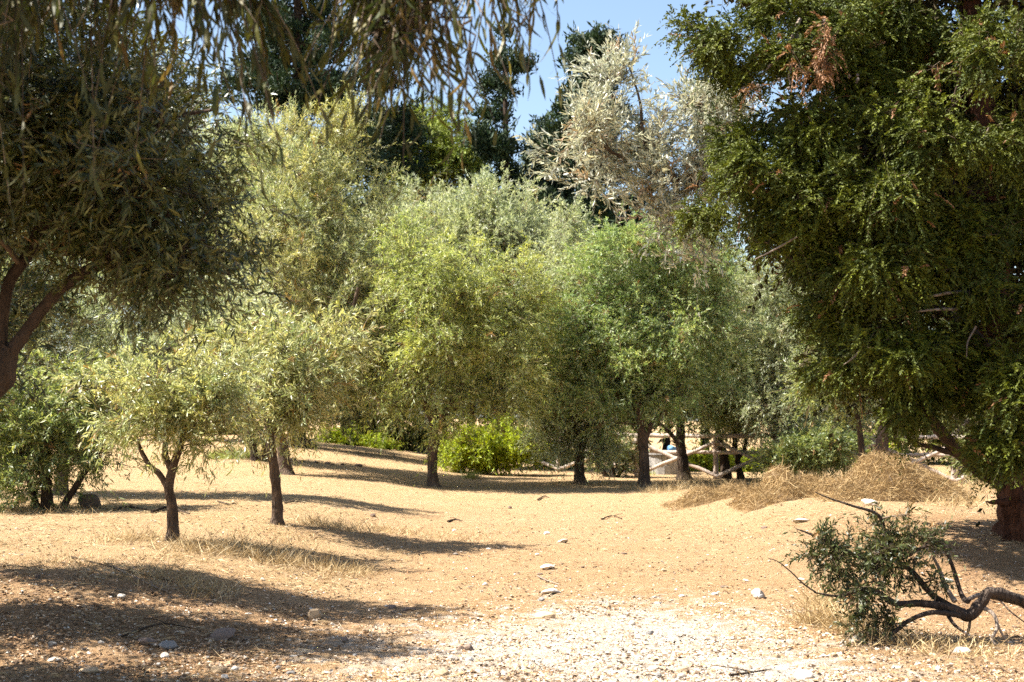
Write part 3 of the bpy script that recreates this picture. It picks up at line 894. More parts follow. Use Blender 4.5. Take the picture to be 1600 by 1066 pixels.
tree('twin_stem_olive_tree', 'olive with two thin trunks spread in a V on the far rise', 'olive tree', (400, 720),
     [('trunk', [(399, 722), (395, 695), (388, 660), (385, 600)], [6, 6, 6, 4]), ('trunk', [(409, 722), (414, 700), (422, 672), (430, 620)], [6, 5, 5, 3])],
     [(380, 590, 70, 50), (330, 480, 100, 100), (400, 380, 90, 110), (300, 340, 110, 100), (380, 260, 100, 90)],
     'olive_silver', 'bark_dark', clumps=170, T=22, K=15, leaf=.13, width=.027, sig=.34, twig=.55, up=.8)
tree('gnarled_olive_tree', 'old olive with thick twisted dark trunk on the far left rise', 'olive tree', (470, 698),
     [('trunk', [(474, 699), (462, 685), (468, 668), (480, 640), (500, 600)], [13, 12, 11, 11, 7]), ('branch', [(466, 690), (486, 696), (494, 700)], [7, 6, 4])],
     [(490, 610, 70, 40), (420, 600, 60, 40), (540, 610, 50, 45), (480, 540, 90, 60)],
     'olive_dark', 'bark_dark', clumps=110, T=20, K=14, leaf=.14, width=.03, sig=.4, twig=.55)
tree('centre_olive_tree', 'lime green olive with straight trunk alone in the middle of the field', 'olive tree', (676, 760),
     [('trunk', [(677, 762), (676, 730), (677, 700), (680, 668), (672, 630)], [8, 7.5, 7.5, 8, 6]),
      ('branch', [(680, 670), (660, 615), (655, 540), (665, 430)], [6, 5, 4, 2]), ('branch', [(682, 668), (705, 630), (740, 560), (745, 470)], [6, 5, 4, 2])],
     [(705, 560, 120, 90, -.6), (745, 480, 90, 85, -.6), (645, 600, 75, 65, -.5), (590, 520, 50, 70, -.3), (640, 410, 50, 50, -.3), (790, 460, 70, 65, -.2), (665, 470, 80, 70, -.7), (705, 425, 70, 50, -.6), (785, 580, 80, 75), (610, 570, 55, 80), (805, 520, 60, 60), (830, 590, 45, 45), (720, 640, 120, 35)],
     'olive_lime', clumps=230, T=23, K=16, leaf=.10, width=.020, sig=.28, twig=.45, up=.3, droop=.45)
tree('domed_olive_tree', 'big round silver topped olive behind the centre olive', 'olive tree', (691, 724),
     [('trunk', [(692, 725), (690, 700), (692, 670), (700, 600), (710, 480)], [8, 7, 8, 6, 4]), ('branch', [(692, 670), (640, 590), (620, 470)], [6, 5, 3]), ('branch', [(694, 660), (770, 560), (800, 440)], [6, 5, 3])],
     [(725, 375, 120, 88), (640, 400, 85, 90), (805, 395, 95, 90), (600, 430, 60, 80), (760, 340, 70, 55), (650, 560, 90, 90), (820, 560, 80, 100), (720, 480, 150, 100), (850, 450, 60, 90), (590, 470, 60, 90)],
     'olive_silver', clumps=470, T=26, K=15, leaf=.14, width=.030, sig=.34, twig=.55, up=1.0, out=.7)
tree('low_olive_tree', 'silver green olive with low skirt of leaves left of the forked one', 'olive tree', (906, 756),
     [('trunk', [(906, 757), (905, 730), (907, 700), (900, 640), (900, 560)], [8.5, 7.5, 7, 6, 4]), ('branch', [(907, 700), (920, 690), (945, 670)], [3, 3, 2])],
     [(895, 640, 65, 60), (890, 550, 60, 80), (870, 690, 40, 30), (930, 680, 40, 35), (890, 450, 60, 80), (850, 600, 50, 70), (870, 400, 45, 60), (848, 500, 50, 80, -1.0)],
     'olive_silver', clumps=215, T=24, K=16, leaf=.10, width=.021, sig=.26, twig=.42, up=.4, droop=.4)
tree('forked_olive_tree', 'vivid green olive with forked dark trunk in the right middle', 'olive tree', (1006, 762),
     [('trunk', [(1006, 764), (1006, 720), (1003, 680), (1000, 650), (990, 600)], [8, 7.5, 7.5, 7.5, 5]),
      ('branch', [(1006, 690), (1018, 664), (1045, 635), (1075, 560)], [5, 5, 4, 3]), ('branch', [(1000, 650), (975, 590), (960, 500)], [5, 4, 3])],
     [(1000, 540, 115, 100), (935, 480, 85, 100), (1050, 470, 85, 95), (985, 400, 95, 60), (1060, 590, 75, 55), (960, 610, 80, 55), (880, 560, 50, 70), (1110, 520, 45, 70), (1090, 420, 45, 50)],
     'olive_vivid', clumps=290, T=28, K=16, leaf=.10, width=.021, sig=.27, twig=.45, up=.5, droop=.35)
tree('dark_olive_tree', 'darker olive with plain trunk just right of the forked olive', 'olive tree', (1068, 750),
     [('trunk', [(1069, 751), (1067, 720), (1063, 690), (1066, 640), (1080, 580)], [9, 8, 7, 6, 4]), ('branch', [(1064, 700), (1050, 680), (1030, 660)], [3.5, 3, 2])],
     [(1085, 590, 70, 55), (1110, 520, 60, 80), (1060, 625, 45, 28), (1110, 620, 45, 28)],
     'olive_green', 'bark_dark', clumps=130, T=22, K=15, leaf=.105, width=.022, sig=.28, twig=.45)
tree('many_stemmed_olive_tree', 'olive with several thin stems and a spray of pale leaves by the fence', 'olive tree', (1133, 748),
     [('trunk', [(1134, 750), (1131, 715), (1122, 680), (1118, 630)], [8, 7.5, 5, 3]), ('trunk', [(1158, 747), (1152, 718), (1148, 700), (1150, 650)], [4.5, 4, 4, 3]),
      ('branch', [(1152, 718), (1164, 700), (1168, 660)], [3.5, 3, 2])],
     [(1135, 600, 45, 35, -.5), (1160, 625, 60, 35), (1140, 650, 40, 22), (1185, 645, 45, 30)],
     'olive_silver', 'bark_dark', clumps=75, T=20, K=14, leaf=.11, width=.026, sig=.24, twig=.4)
tree('dark_shrub', 'small dark many stemmed shrub between the two trunks right of centre', 'shrub', (958, 746),
     [('trunk', [(958, 748), (955, 725), (950, 700)], [5, 4, 3]), ('stem', [(964, 748), (978, 725), (992, 712)], [3, 2.5, 2]), ('stem', [(950, 748), (935, 728), (918, 705)], [3.5, 3.5, 3])],
     [(955, 695, 45, 28), (975, 715, 30, 18), (940, 712, 30, 18)],
     'hedge', 'bark_dark', clumps=50, T=16, K=12, leaf=.07, width=.025, sig=.15, twig=.28)
tree('pale_olive_tree', 'feathery pale silver olive between the vivid olive and the cypress', 'olive tree', (1222, 742),
     [('trunk', [(1222, 744), (1220, 715), (1210, 670), (1195, 600)], [7, 6, 6, 4]), ('branch', [(1218, 700), (1250, 650), (1290, 600)], [5, 4, 3])],
     [(1185, 520, 65, 90), (1225, 590, 80, 80), (1270, 650, 80, 55), (1250, 500, 70, 90), (1320, 630, 60, 60), (1290, 700, 70, 28), (1180, 450, 50, 50)],
     'olive_silver', clumps=230, T=24, K=16, leaf=.105, width=.021, sig=.27, twig=.45, up=.4, droop=.4, d=36)
tree('shaded_olive_tree', 'olive with thin dark trunk rising behind the hay heap', 'olive tree', P(1347, 738, 27) * np.array([1, 1, 0]) + np.array([0, 0, .15]),
     [('trunk', [(1349, 740), (1345, 690), (1336, 630), (1320, 560)], [5, 4.5, 4.5, 4])],
     [(1310, 590, 60, 45), (1380, 600, 60, 40), (1340, 540, 80, 50)],
     'olive_green', 'bark_dark', clumps=80, T=20, K=14, leaf=.1, width=.02, sig=.26, twig=.4)
tree('leaning_olive_tree', 'crooked grey trunked olive in the shade right of the hay', 'olive tree', (1500, 752),
     [('trunk', [(1504, 754), (1500, 720), (1486, 690), (1502, 670), (1522, 640), (1515, 590)], [6, 5.5, 5, 5, 5, 3]), ('branch', [(1500, 675), (1490, 640), (1480, 610)], [3.5, 3, 2])],
     [(1500, 600, 90, 50), (1560, 640, 60, 60), (1600, 700, 60, 40)],
     'hedge', 'bark_pale', clumps=80, T=20, K=14, leaf=.11, width=.022, sig=.3, twig=.45)

# the silver olive reaching out from behind the cypress
tree('silver_olive_tree', 'sparse silver olive whose crooked boughs reach left from behind the cypress', 'olive tree', P(1381, 735, 25) * np.array([1, 1, 0]) + np.array([0, 0, .25]), d=25.0,
     stems_=[('trunk', [(1380, 745), (1378, 700), (1386, 640), (1375, 540), (1330, 430), (1270, 340)], [10, 9, 8.5, 8, 8, 7]),
             ('branch', [(1270, 340), (1190, 300), (1110, 285), (1040, 283), (1000, 300)], [6, 6, 5, 3.5, 2]),
             ('branch', [(1110, 285), (1070, 300), (1025, 340)], [4, 3, 1.5]), ('branch', [(1060, 283), (1010, 230), (1000, 160), (985, 110)], [3.5, 3, 2, 1]),
             ('branch', [(1040, 283), (960, 240), (890, 200)], [3, 2.5, 1.2]), ('branch', [(1150, 290), (1110, 220), (1095, 150)], [4, 3, 1.5])],
     lobes=[(905, 205, 70, 55, 0, .8), (960, 130, 45, 60, 0, .6), (985, 240, 80, 65, 0, .8), (1080, 200, 60, 60, 0, .7, 1.5), (1050, 325, 60, 45, 0, .7, 1.3), (1115, 230, 55, 90, .2, .8, 1.6), (1040, 260, 70, 35, 0, .5, 1.3), (920, 270, 60, 40, 0, .6), (1100, 160, 40, 30, 0, .5), (1090, 370, 50, 40, .2, .6)],
     mat='olive_white', bark='bark', clumps=108, T=18, K=14, leaf=.125, width=.024, sig=.22, twig=.45, up=.55, out=.6, droop=.15, seg=2, spread=.6, dry=.07)


# ------------------------------------------------------------------ dark pollarded olive at the left edge
def left_olive():
    d = 7.1
    b = P(-125, 1120, d); b[2] = float(H(b[0], b[1]))
    dark = [(220, 300, 120, 75, 0, .7), (100, 220, 130, 90, .2, .8), (290, 385, 60, 45, 0, .4), (290, 200, 80, 60, .2, .6), (200, 400, 70, 30, 0, .3), (40, 240, 110, 80, .3, .8),
            (350, 310, 40, 55, .1, .4), (-150, 250, 200, 160, 0, 1.2), (60, 90, 250, 130, .3, 1.2), (-300, 120, 250, 160, 0, 1.2), (-330, -330, 280, 170, -.9, 1.0, .8), (-80, -240, 200, 120, -.9, .8, .7), (250, 440, 45, 22, -.1, .3)]
    tree('pollarded_olive_tree', 'old dark olive leaning in at the left edge with a knobbly pollarded head', 'olive tree', b,
         [('trunk', [(-125, 1120), (-120, 850), (-85, 700), (-45, 620), (-10, 575), (12, 540)], [40, 36, 34, 36, 36, 16]),
          ('branch', [(0, 555), (4, 500), (15, 440), (45, 395), (70, 330), (90, 240)], [12, 9, 9, 9, 7, 4]),
          ('branch', [(12, 560), (40, 520), (80, 468), (110, 440), (190, 390), (270, 330)], [13, 10, 9.5, 9, 7, 4]),
          ('branch', [(190, 390), (280, 400), (360, 430)], [6, 4, 2]), ('branch', [(-20, 580), (-60, 480), (-150, 330), (-260, 200)], [14, 12, 9, 5]),
          ('branch', [(60, 370), (150, 260), (260, 190), (340, 170)], [6, 5, 4, 2])],
         dark, 'olive_dark', 'bark_dark', d=d, clumps=400, T=22, K=18, leaf=.058, width=.0105, sig=.14, twig=.24, seg=2, out=.5, up=.1, droop=.35, dry=.012)


left_olive()
for lab, bx, by, hh, sd in (('slim upright olive just outside the left edge whose shadow crosses the bank', -4.7, 11.7, 3.0, 301), ('second slim olive outside the left edge beside the bank', -4.4, 10.0, 2.8, 302), ('third slim olive outside the lower left corner', -4.6, 8.3, 2.5, 303)):
    bb = np.array([bx, by, float(H(bx, by))])
    px_ = 800 + bx / by * F; k_ = F / by; g_ = 652 + (CAM_H - bb[2]) * k_

    def zz(h): return g_ - h * k_
    tree('slim_olive_tree', lab, 'olive tree', bb, [('trunk', [(px_, g_), (px_ + 3, zz(.8)), (px_ - 4, zz(1.5)), (px_, zz(hh))], [11, 10, 9, 5])],
         [(px_, zz(hh - .4), .9 * k_, .85 * k_, 0, .62), (px_ + 10, zz(hh + .7), .7 * k_, .7 * k_, 0, .55), (px_ - 10, zz(hh - 1.0), .9 * k_, .5 * k_, 0, .6)],
         'olive_dark', d=by, seed=sd, clumps=125, T=16, K=14, leaf=.08, width=.018, sig=.18, twig=.3)


# ------------------------------------------------------------------ drooping tree hanging into the top of the picture
def hanging_tree():
    d = 5.0
    b = np.array([-3.4, 3.6, 0.0]); b[2] = float(H(b[0], b[1]))
    root = empty('drooping_tree', b, 'tree leaning in overhead whose long narrow brown green leaves hang along the top', 'tree')
    rng = np.random.default_rng(77)
    s1 = [b + np.array([0, 0, -.06]), b + np.array([.05, .05, 1.2]), b + np.array([.2, .2, 2.4]), b + np.array([.6, .5, 3.2])]
    _, pa, ra = stem(root, 'trunk', s1, [.16, .14, .12, .09], M['bark'], flare=.4, rng=rng)
    nodes, nr = list(pa[len(pa) // 2:]), list(ra[len(pa) // 2:])
    for pts, rad in (([s1[-1], P(-150, -260, 4.8), P(200, -130, 5.0), P(480, -90, 5.1), P(760, -70, 5.3), P(930, -50, 5.5)], [.08, .06, .045, .03, .018, .006]),
                     ([s1[-1], P(-200, -120, 4.6), P(30, -60, 4.6), P(200, -20, 4.7)], [.06, .045, .03, .012]),
                     ([s1[-1], P(-100, -420, 5.2), P(250, -420, 5.6), P(600, -330, 6.0)], [.06, .05, .035, .015]),
                     ([P(480, -90, 5.1), P(580, -40, 5.2), P(640, 20, 5.2), P(670, 90, 5.2)], [.02, .014, .009, .004])):
        _, pb, rb = stem(root, 'branch', pts, rad, M['bark'], k=8, rng=rng)
        nodes += list(pb[3:]); nr += list(rb[3:])
    g = Geo()
    dense = [lobe(*q) for q in ((60, -150, 170, 90, d, 0, .4), (290, -130, 130, 70, d, .1, .4), (0, 40, 60, 60, d, -.3, .2), (400, -120, 45, 60, d, .1, .25), (240, -90, 80, 40, d, 0, .25), (360, -60, 50, 40, d, 0, .2),
                                (-200, 0, 200, 200, d, 0, .7), (100, -220, 350, 160, d, .3, .8), (-250, -300, 300, 200, d, 0, .9))]
    crown(g, rng, nodes, nr, dense, 105, 7, 12, .095, .0155, twig=.30, sig=.09, out=.25, up=-.45, rnd=.45, droop=.7, seg=2, spread=.55, hang_leaf=.75, bend=.22, dry=.03, stems=1.0, sag=.2, shell=.6, faceup=.1, stem_k=1.15)
    thin = [lobe(*q) for q in ((600, -60, 50, 45, d, .2, .3), (670, -40, 50, 60, d, .2, .3), (620, 30, 50, 35, d, .2, .2), (570, -80, 40, 40, d, .2, .2), (700, 30, 25, 40, d, .2, .15), (850, -45, 70, 18, d, .4, .2), (760, -40, 50, 22, d, .3, .2))]
    crown(g, rng, nodes, nr, thin, 34, 5, 8, .10, .0135, twig=.24, sig=.06, out=.25, up=-.35, rnd=.5, droop=.6, seg=2, spread=.6, hang_leaf=.6, bend=.28, dry=.10, stems=1.0, sag=.2, shell=.6, faceup=.1, stem_k=1.15)
    g.build('crown', [M['hang'], M['twig']], root, origin=root.location)


hanging_tree()


# ------------------------------------------------------------------ the big cypress at the right
def big_cypress():
    d = 14.5
    d = 15.0
    b = P(1592, 792, d); b[2] = float(H(b[0], b[1]))
    rng = np.random.default_rng(404)
    root = empty('cypress_tree', b, 'huge dark cypress with ragged drooping foliage filling the right side', 'cypress')

    def pp(lst): return [P(q[0], q[1], d + (q[2] if len(q) > 2 else 0)) for q in lst]
    sc = d / F
    tp = pp([(1594, 800), (1590, 740), (1580, 640), (1565, 540), (1550, 380), (1530, 150), (1500, -150), (1480, -500)]); tp[0][2] = b[2] - .08
    _, pa, ra = stem(root, 'trunk', tp, [27 * sc, 26 * sc, 26 * sc, 25 * sc, 24 * sc, 18 * sc, 12 * sc, 4 * sc], M['bark_red'], k=20, m=60, rough=.25, flare=.35, rng=rng)
    nodes, nr = list(pa[8:]), list(ra[8:])
    for lst, rad in (([(1575, 620), (1530, 630), (1470, 618), (1400, 600, -.4), (1330, 560, -.8)], [13, 12, 10, 7, 3]),
                     ([(1590, 770), (1545, 745), (1500, 710, -.2), (1455, 655, -.4), (1420, 610, -.6), (1380, 560, -.8)], [12, 11, 10, 9, 7, 3]),
                     ([(1500, 712, -.2), (1460, 700, -.3), (1425, 690, -.4), (1405, 660, -.4)], [5, 4, 3.5, 2]),
                     ([(1560, 500), (1480, 400, -.5), (1380, 330, -1.0), (1250, 280, -1.3), (1150, 270, -1.4)], [12, 10, 8, 5, 2]),
                     ([(1550, 380), (1450, 250, -.6), (1330, 150, -1.0), (1240, 80, -1.2), (1160, 110, -1.2), (1090, 60, -1.2)], [11, 9, 7, 6, 4, 1.5]),
                     ([(1530, 150), (1450, 20, -.5), (1350, -60, -.9), (1250, -90, -1.0)], [10, 8, 6, 3]),
                     ([(1560, 560), (1480, 490, -.7), (1400, 460, -1.0), (1300, 440, -1.2), (1200, 380, -1.3)], [10, 8, 6, 4, 2]),
                     ([(1545, 300), (1600, 180, -.5), (1660, 60, -.6)], [9, 7, 3]), ([(1575, 620), (1620, 600, -.9), (1640, 640, -1.4)], [8, 6, 3]),
                     ([(1550, 350), (1480, 240, -1.0), (1500, 120, -1.5)], [8, 6, 3])):
        _, pb, rb = stem(root, 'branch', pp(lst), [r * sc for r in rad], M['bark_dark'], k=9, rough=.15, rng=rng)
        nodes += list(pb[3:]); nr += list(rb[3:])
    # bare twigs in front
    for lst, r in (([(1250, 30, -1.5), (1230, 75, -1.6), (1205, 100, -1.6), (1190, 118, -1.6)], 3.4), ([(1247, 50, -1.5), (1240, 90, -1.6), (1232, 120, -1.65), (1240, 135, -1.65)], 2.0),
                   ([(1510, 455, -1.5), (1480, 458, -1.6), (1445, 462, -1.7), (1400, 440, -1.7)], 2.6), ([(1495, 483, -1.6), (1460, 484, -1.7), (1425, 488, -1.7)], 2.6),
                   ([(1350, 540, -1.6), (1335, 558, -1.6), (1318, 570, -1.6)], 1.5), ([(1525, 510, -1.6), (1512, 535, -1.6), (1510, 560, -1.6)], 1.6), ([(1545, 200, -1.6), (1530, 240, -1.6), (1520, 255, -1.6)], 1.8),
                   ([(1465, 295, -1.6), (1440, 305, -1.65), (1420, 318, -1.65)], 1.6), ([(1245, 370, -1.6), (1210, 390, -1.6), (1180, 405, -1.6)], 1.6), ([(1170, 700, -1.2), (1140, 715, -1.2)], 0)):
        if r: stem(root, 'bare_twig', pp(lst), [r * sc, r * .8 * sc, r * .4 * sc], M['bark_pale'], k=7, rng=rng)
    # torn red bark and stubs at the foot
    for lst, r in (([(1588, 748), (1560, 740, -.2), (1532, 730, -.25)], [5, 6, 1]), ([(1590, 788), (1565, 786, -.2), (1540, 784, -.3)], [5, 6, 1])):
        stem(root, 'bark_stub', pp(lst), [q * sc for q in r], M['bark_red'], k=8, rough=.3, rng=rng)
    L_ = lambda *q: lobe(q[0], q[1], q[2], q[3], d, q[4], q[5] if len(q) > 5 else None, q[6] if len(q) > 6 else 1.0)
    lobes = [L_(1180, 210, 75, 55, -1.3), L_(1290, 210, 90, 70, -1.5), L_(1180, 270, 85, 45, -1.5), L_(1280, 300, 100, 60, -1.7), L_(1130, 320, 55, 50, -1.3), L_(1230, 350, 90, 45, -1.4),
             L_(1390, 310, 80, 80, -1.8), L_(1470, 220, 75, 70, -1.9), L_(1420, 170, 60, 40, -1.7), L_(1560, 100, 70, 70, -2.0), L_(1530, 60, 60, 40, -1.8), L_(1600, 220, 70, 90, -1.7),
             L_(1280, 400, 90, 60, -1.1), L_(1370, 430, 90, 70, -1.4), L_(1300, 490, 70, 60, -1.0), L_(1340, 560, 60, 45, -1.2), L_(1390, 550, 70, 60, -1.2), L_(1440, 400, 70, 80, -1.3),
             L_(1500, 370, 80, 80, -1.6), L_(1530, 450, 70, 60, -1.4), L_(1420, 610, 50, 35, -1.0), L_(1300, 590, 45, 30, -.7), L_(1480, 560, 60, 45, -1.2), L_(1590, 340, 70, 70, -1.5),
             L_(1600, 600, 55, 60, -1.9), L_(1520, 600, 60, 60, -1.2), L_(1450, 560, 70, 60, -.9), L_(1560, 560, 60, 60, -1.5), L_(1400, 640, 40, 50, -.9, .5), L_(1540, 700, 40, 40, -1.3, .4),  L_(1590, 690, 45, 50, -1.9, .4), L_(1560, 650, 40, 40, -1.6, .3), L_(1620, 480, 70, 80, -1.4),
             L_(1120, 78, 40, 24, -1.2, .3, 2.5), L_(1085, 45, 30, 28, -1.2, .25, 2.5), L_(1155, 110, 45, 35, -1.2, .35, 2), L_(1215, 95, 45, 40, -1.2, .35, 1.5), L_(1190, 10, 40, 25, -1.2, .3), L_(1230, 30, 55, 40, -1.2), L_(1300, 60, 60, 80, -1.3), L_(1330, 130, 60, 60, -1.3),
             L_(1400, 40, 80, 60, -1.0), L_(1380, 110, 60, 50, -.9), L_(1480, 80, 60, 50, -.6),
             # the rest of the body, behind, above and beyond the frame
             L_(1420, 350, 230, 150, -.1, 1.1, 1.3), L_(1450, 160, 200, 160, .1, 1.1, 1.2), L_(1400, 500, 140, 90, -.2, .8, 1.1), L_(1240, 290, 110, 80, -.9, .6, .8), L_(1500, -150, 280, 220, -.3, 1.9, .8), L_(1480, -450, 180, 230, 0, 1.3, .6), L_(1760, 200, 180, 250, 0, 1.6, .7), L_(1740, 520, 170, 160, -.4, 1.2, .7), L_(1300, -80, 120, 90, -.8, .9, .8), L_(1560, 250, 200, 250, 1.4, 1.1, .6)]
    nf = len(lobes) - 10
    lobes = [(c + np.array([0, rng.normal() * .22, 0]), r * np.array([.80, .8, .62]), w * rng.uniform(.7, 1.4)) for c, r, w in lobes[:nf]] + [(c + np.array([0, .45, 0]), r * (.8 if i < 4 else 1), w) for i, (c, r, w) in enumerate(lobes[nf:])]
    g = Geo()
    crown(g, rng, nodes, nr, lobes[:nf], 1150, 26, 22, .040, .0145, twig=.17, sig=.10, s_min=.8, out=.55, up=-.05, rnd=.6, droop=.35, spread=.75, flat=True, shell=.38, dry=.010, stems=.25, bend=.1, sag=.1, faceup=.3)
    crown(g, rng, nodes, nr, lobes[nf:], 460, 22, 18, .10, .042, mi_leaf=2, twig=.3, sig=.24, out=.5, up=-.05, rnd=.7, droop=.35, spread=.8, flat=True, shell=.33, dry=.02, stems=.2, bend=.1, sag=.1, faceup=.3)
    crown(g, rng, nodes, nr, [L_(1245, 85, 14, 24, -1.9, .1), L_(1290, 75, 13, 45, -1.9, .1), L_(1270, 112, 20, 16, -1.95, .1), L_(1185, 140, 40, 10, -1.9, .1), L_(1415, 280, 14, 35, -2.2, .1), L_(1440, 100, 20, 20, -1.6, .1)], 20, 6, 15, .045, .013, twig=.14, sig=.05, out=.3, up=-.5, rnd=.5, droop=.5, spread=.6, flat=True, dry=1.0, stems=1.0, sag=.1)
    g.build('crown', [M['cypress'], M['twig'], M['cypress_inner_shade']], root, origin=root.location)
    # cones hanging in the sunlit clusters
    rc = np.random.default_rng(9)
    me = rock_mesh('cone', rc, .95, M['cone'], .35)
    for (px, py) in ((1176, 127), (1204, 134), (1220, 126), (1219, 136), (1235, 129), (1232, 137), (1186, 140), (1160, 139), (1292, 26), (1318, 24), (1340, 112), (1333, 120), (1345, 120), (1338, 128), (1166, 146), (1183, 133)):
        o = bpy.data.objects.new('cone', me)
        s = rc.uniform(2.6, 3.9) * (d - 1.9) / F
        o.scale = (s, s * 1.2, s)
        o.parent = root
        o.location = P(px + rc.normal() * 3, py + rc.normal() * 3, d - 1.75 + .08 * rc.normal()) - np.asarray(b)
        o.rotation_euler = rc.random(3) * 6
        COL.objects.link(o)


big_cypress()


# ------------------------------------------------------------------ fallen leafy branch, right foreground
def fallen_branch():
    d = 10.4
    b = hit(1512, 1000); b = P(1512, 1000, d); b[2] = float(H(b[0], b[1]))
    rng = np.random.default_rng(55)
    root = empty('fallen_branch', b, 'fallen crooked olive branch with dark green leaves lying in the right foreground', 'branch')
    sc = d / F

    def pp(l): return [P(q[0], q[1], d + (q[2] if len(q) > 2 else 0)) for q in l]
    nodes, nr = [], []
    for nm, l, rad, mt in (('limb', [(1680, 985, .3), (1620, 950, .15), (1575, 932, .05), (1545, 927, 0), (1532, 945, 0), (1512, 962, 0), (1485, 950, 0), (1440, 943, 0), (1400, 943, -.05), (1378, 930, -.1), (1358, 921, -.15), (1330, 926, -.2), (1312, 932, -.25), (1272, 926, -.3)], [11, 10.5, 10, 9.5, 9.5, 10.5, 7.5, 6.5, 5.5, 4.8, 4, 3.2, 2.2, 1.2], 'bark_branch'),
                           ('bare_twig', [(1275, 926, -.3), (1255, 912, -.3), (1235, 893, -.3), (1216, 878, -.32), (1200, 872, -.33)], [1.6, 1.2, .9, .5], 'bark_branch'),
                           ('stem', [(1514, 940, 0), (1503, 930, .05), (1490, 890, .1), (1477, 858, .1), (1464, 842, .1)], [5, 3.5, 3, 2], 'bark_branch'),
                           ('stem', [(1492, 940, 0), (1476, 915, .1), (1468, 890, .15), (1458, 870, .15)], [4, 3, 2], 'bark_pale'),
                           ('stem', [(1512, 960, 0), (1480, 945, .1), (1455, 928, .1), (1425, 893, .1), (1398, 875, .1), (1385, 840, .1), (1372, 805, .05), (1330, 790, 0), (1300, 780, 0), (1273, 769, 0)], [6, 5.5, 5, 4, 3.5, 3, 2, 1.4, .8], 'bark_branch'),
                           ('stem', [(1475, 843, .1), (1440, 856, .1), (1400, 876, .05), (1345, 871, 0), (1300, 850, -.1), (1262, 833, -.1), (1243, 826, -.1)], [2, 2.5, 3, 2.5, 1.5, .7], 'bark_branch'),
                           ('stem', [(1512, 964, 0), (1460, 957, -.1), (1420, 970, -.15), (1395, 990, -.2), (1375, 1000, -.25)], [4.5, 3.5, 3, 1.5], 'bark_branch'),
                           ('stem', [(1478, 955, 0), (1490, 975, -.1), (1512, 992, -.2)], [3, 2.5, 1.5], 'bark_branch'),
                           ('bare_twig', [(1532, 948, 0), (1552, 960, -.05), (1558, 980, -.1), (1550, 1000, -.12), (1560, 1012, -.15)], [4, 3, 2.5, 1.5], 'bark_pale'),
                           ('bare_twig', [(1558, 975, -.1), (1568, 995, -.1), (1575, 1008, -.1)], [2, 1.2], 'bark_pale'),
                           ('bare_twig', [(1516, 968, 0), (1512, 988, -.08), (1500, 1010, -.12)], [2.5, 1.5], 'bark_branch'),
                           ('bare_twig', [(1560, 935, 0), (1578, 955, -.1), (1600, 972, -.1)], [1.5, .8], 'bark_branch'),
                           ('bare_twig', [(1508, 940, .2), (1530, 930, .25), (1560, 936, .3)], [4, 3.5, 3], 'bark_pale')):
        _, pa, ra = stem(root, nm, pp(l), [r * sc for r in rad], M[mt], k=9, rough=.1, rng=rng)
        if nm == 'stem' or nm == 'limb':
            i = 20 if nm == 'limb' else 4
            nodes += list(pa[i:]); nr += list(ra[i:])
    g = Geo()
    lb = [lobe(q[0], q[1], q[2], q[3], d, *q[4:]) for q in ((1380, 835, 34, 42, .05, .2, 2.2), (1345, 882, 70, 40, 0, .28, 1.2), (1435, 850, 55, 24, .08, .18, 2.2), (1290, 866, 32, 26, -.1, .12, 2), (1400, 968, 66, 26, -.15, .25, .5), (1350, 985, 50, 22, -.2, .22, .5),
                                                             (1330, 925, 40, 24, -.2, .2), (1440, 905, 36, 24, .1, .18), (1330, 791, 40, 6, 0, .05), (1370, 950, 50, 25, -.1, .25), (1400, 890, 40, 30, .1, .25), (1250, 950, 8, 8, -.3, .05))]
    crown(g, rng, nodes, nr, lb, 92, 9, 11, .042, .0115, twig=.14, sig=.05, out=.35, up=.15, rnd=.6, droop=.15, seg=2, spread=.75, stems=1.0, sag=.08, dry=.03)
    g.build('crown', [M['branch_leaf'], M['twig']], root, origin=root.location)


fallen_branch()


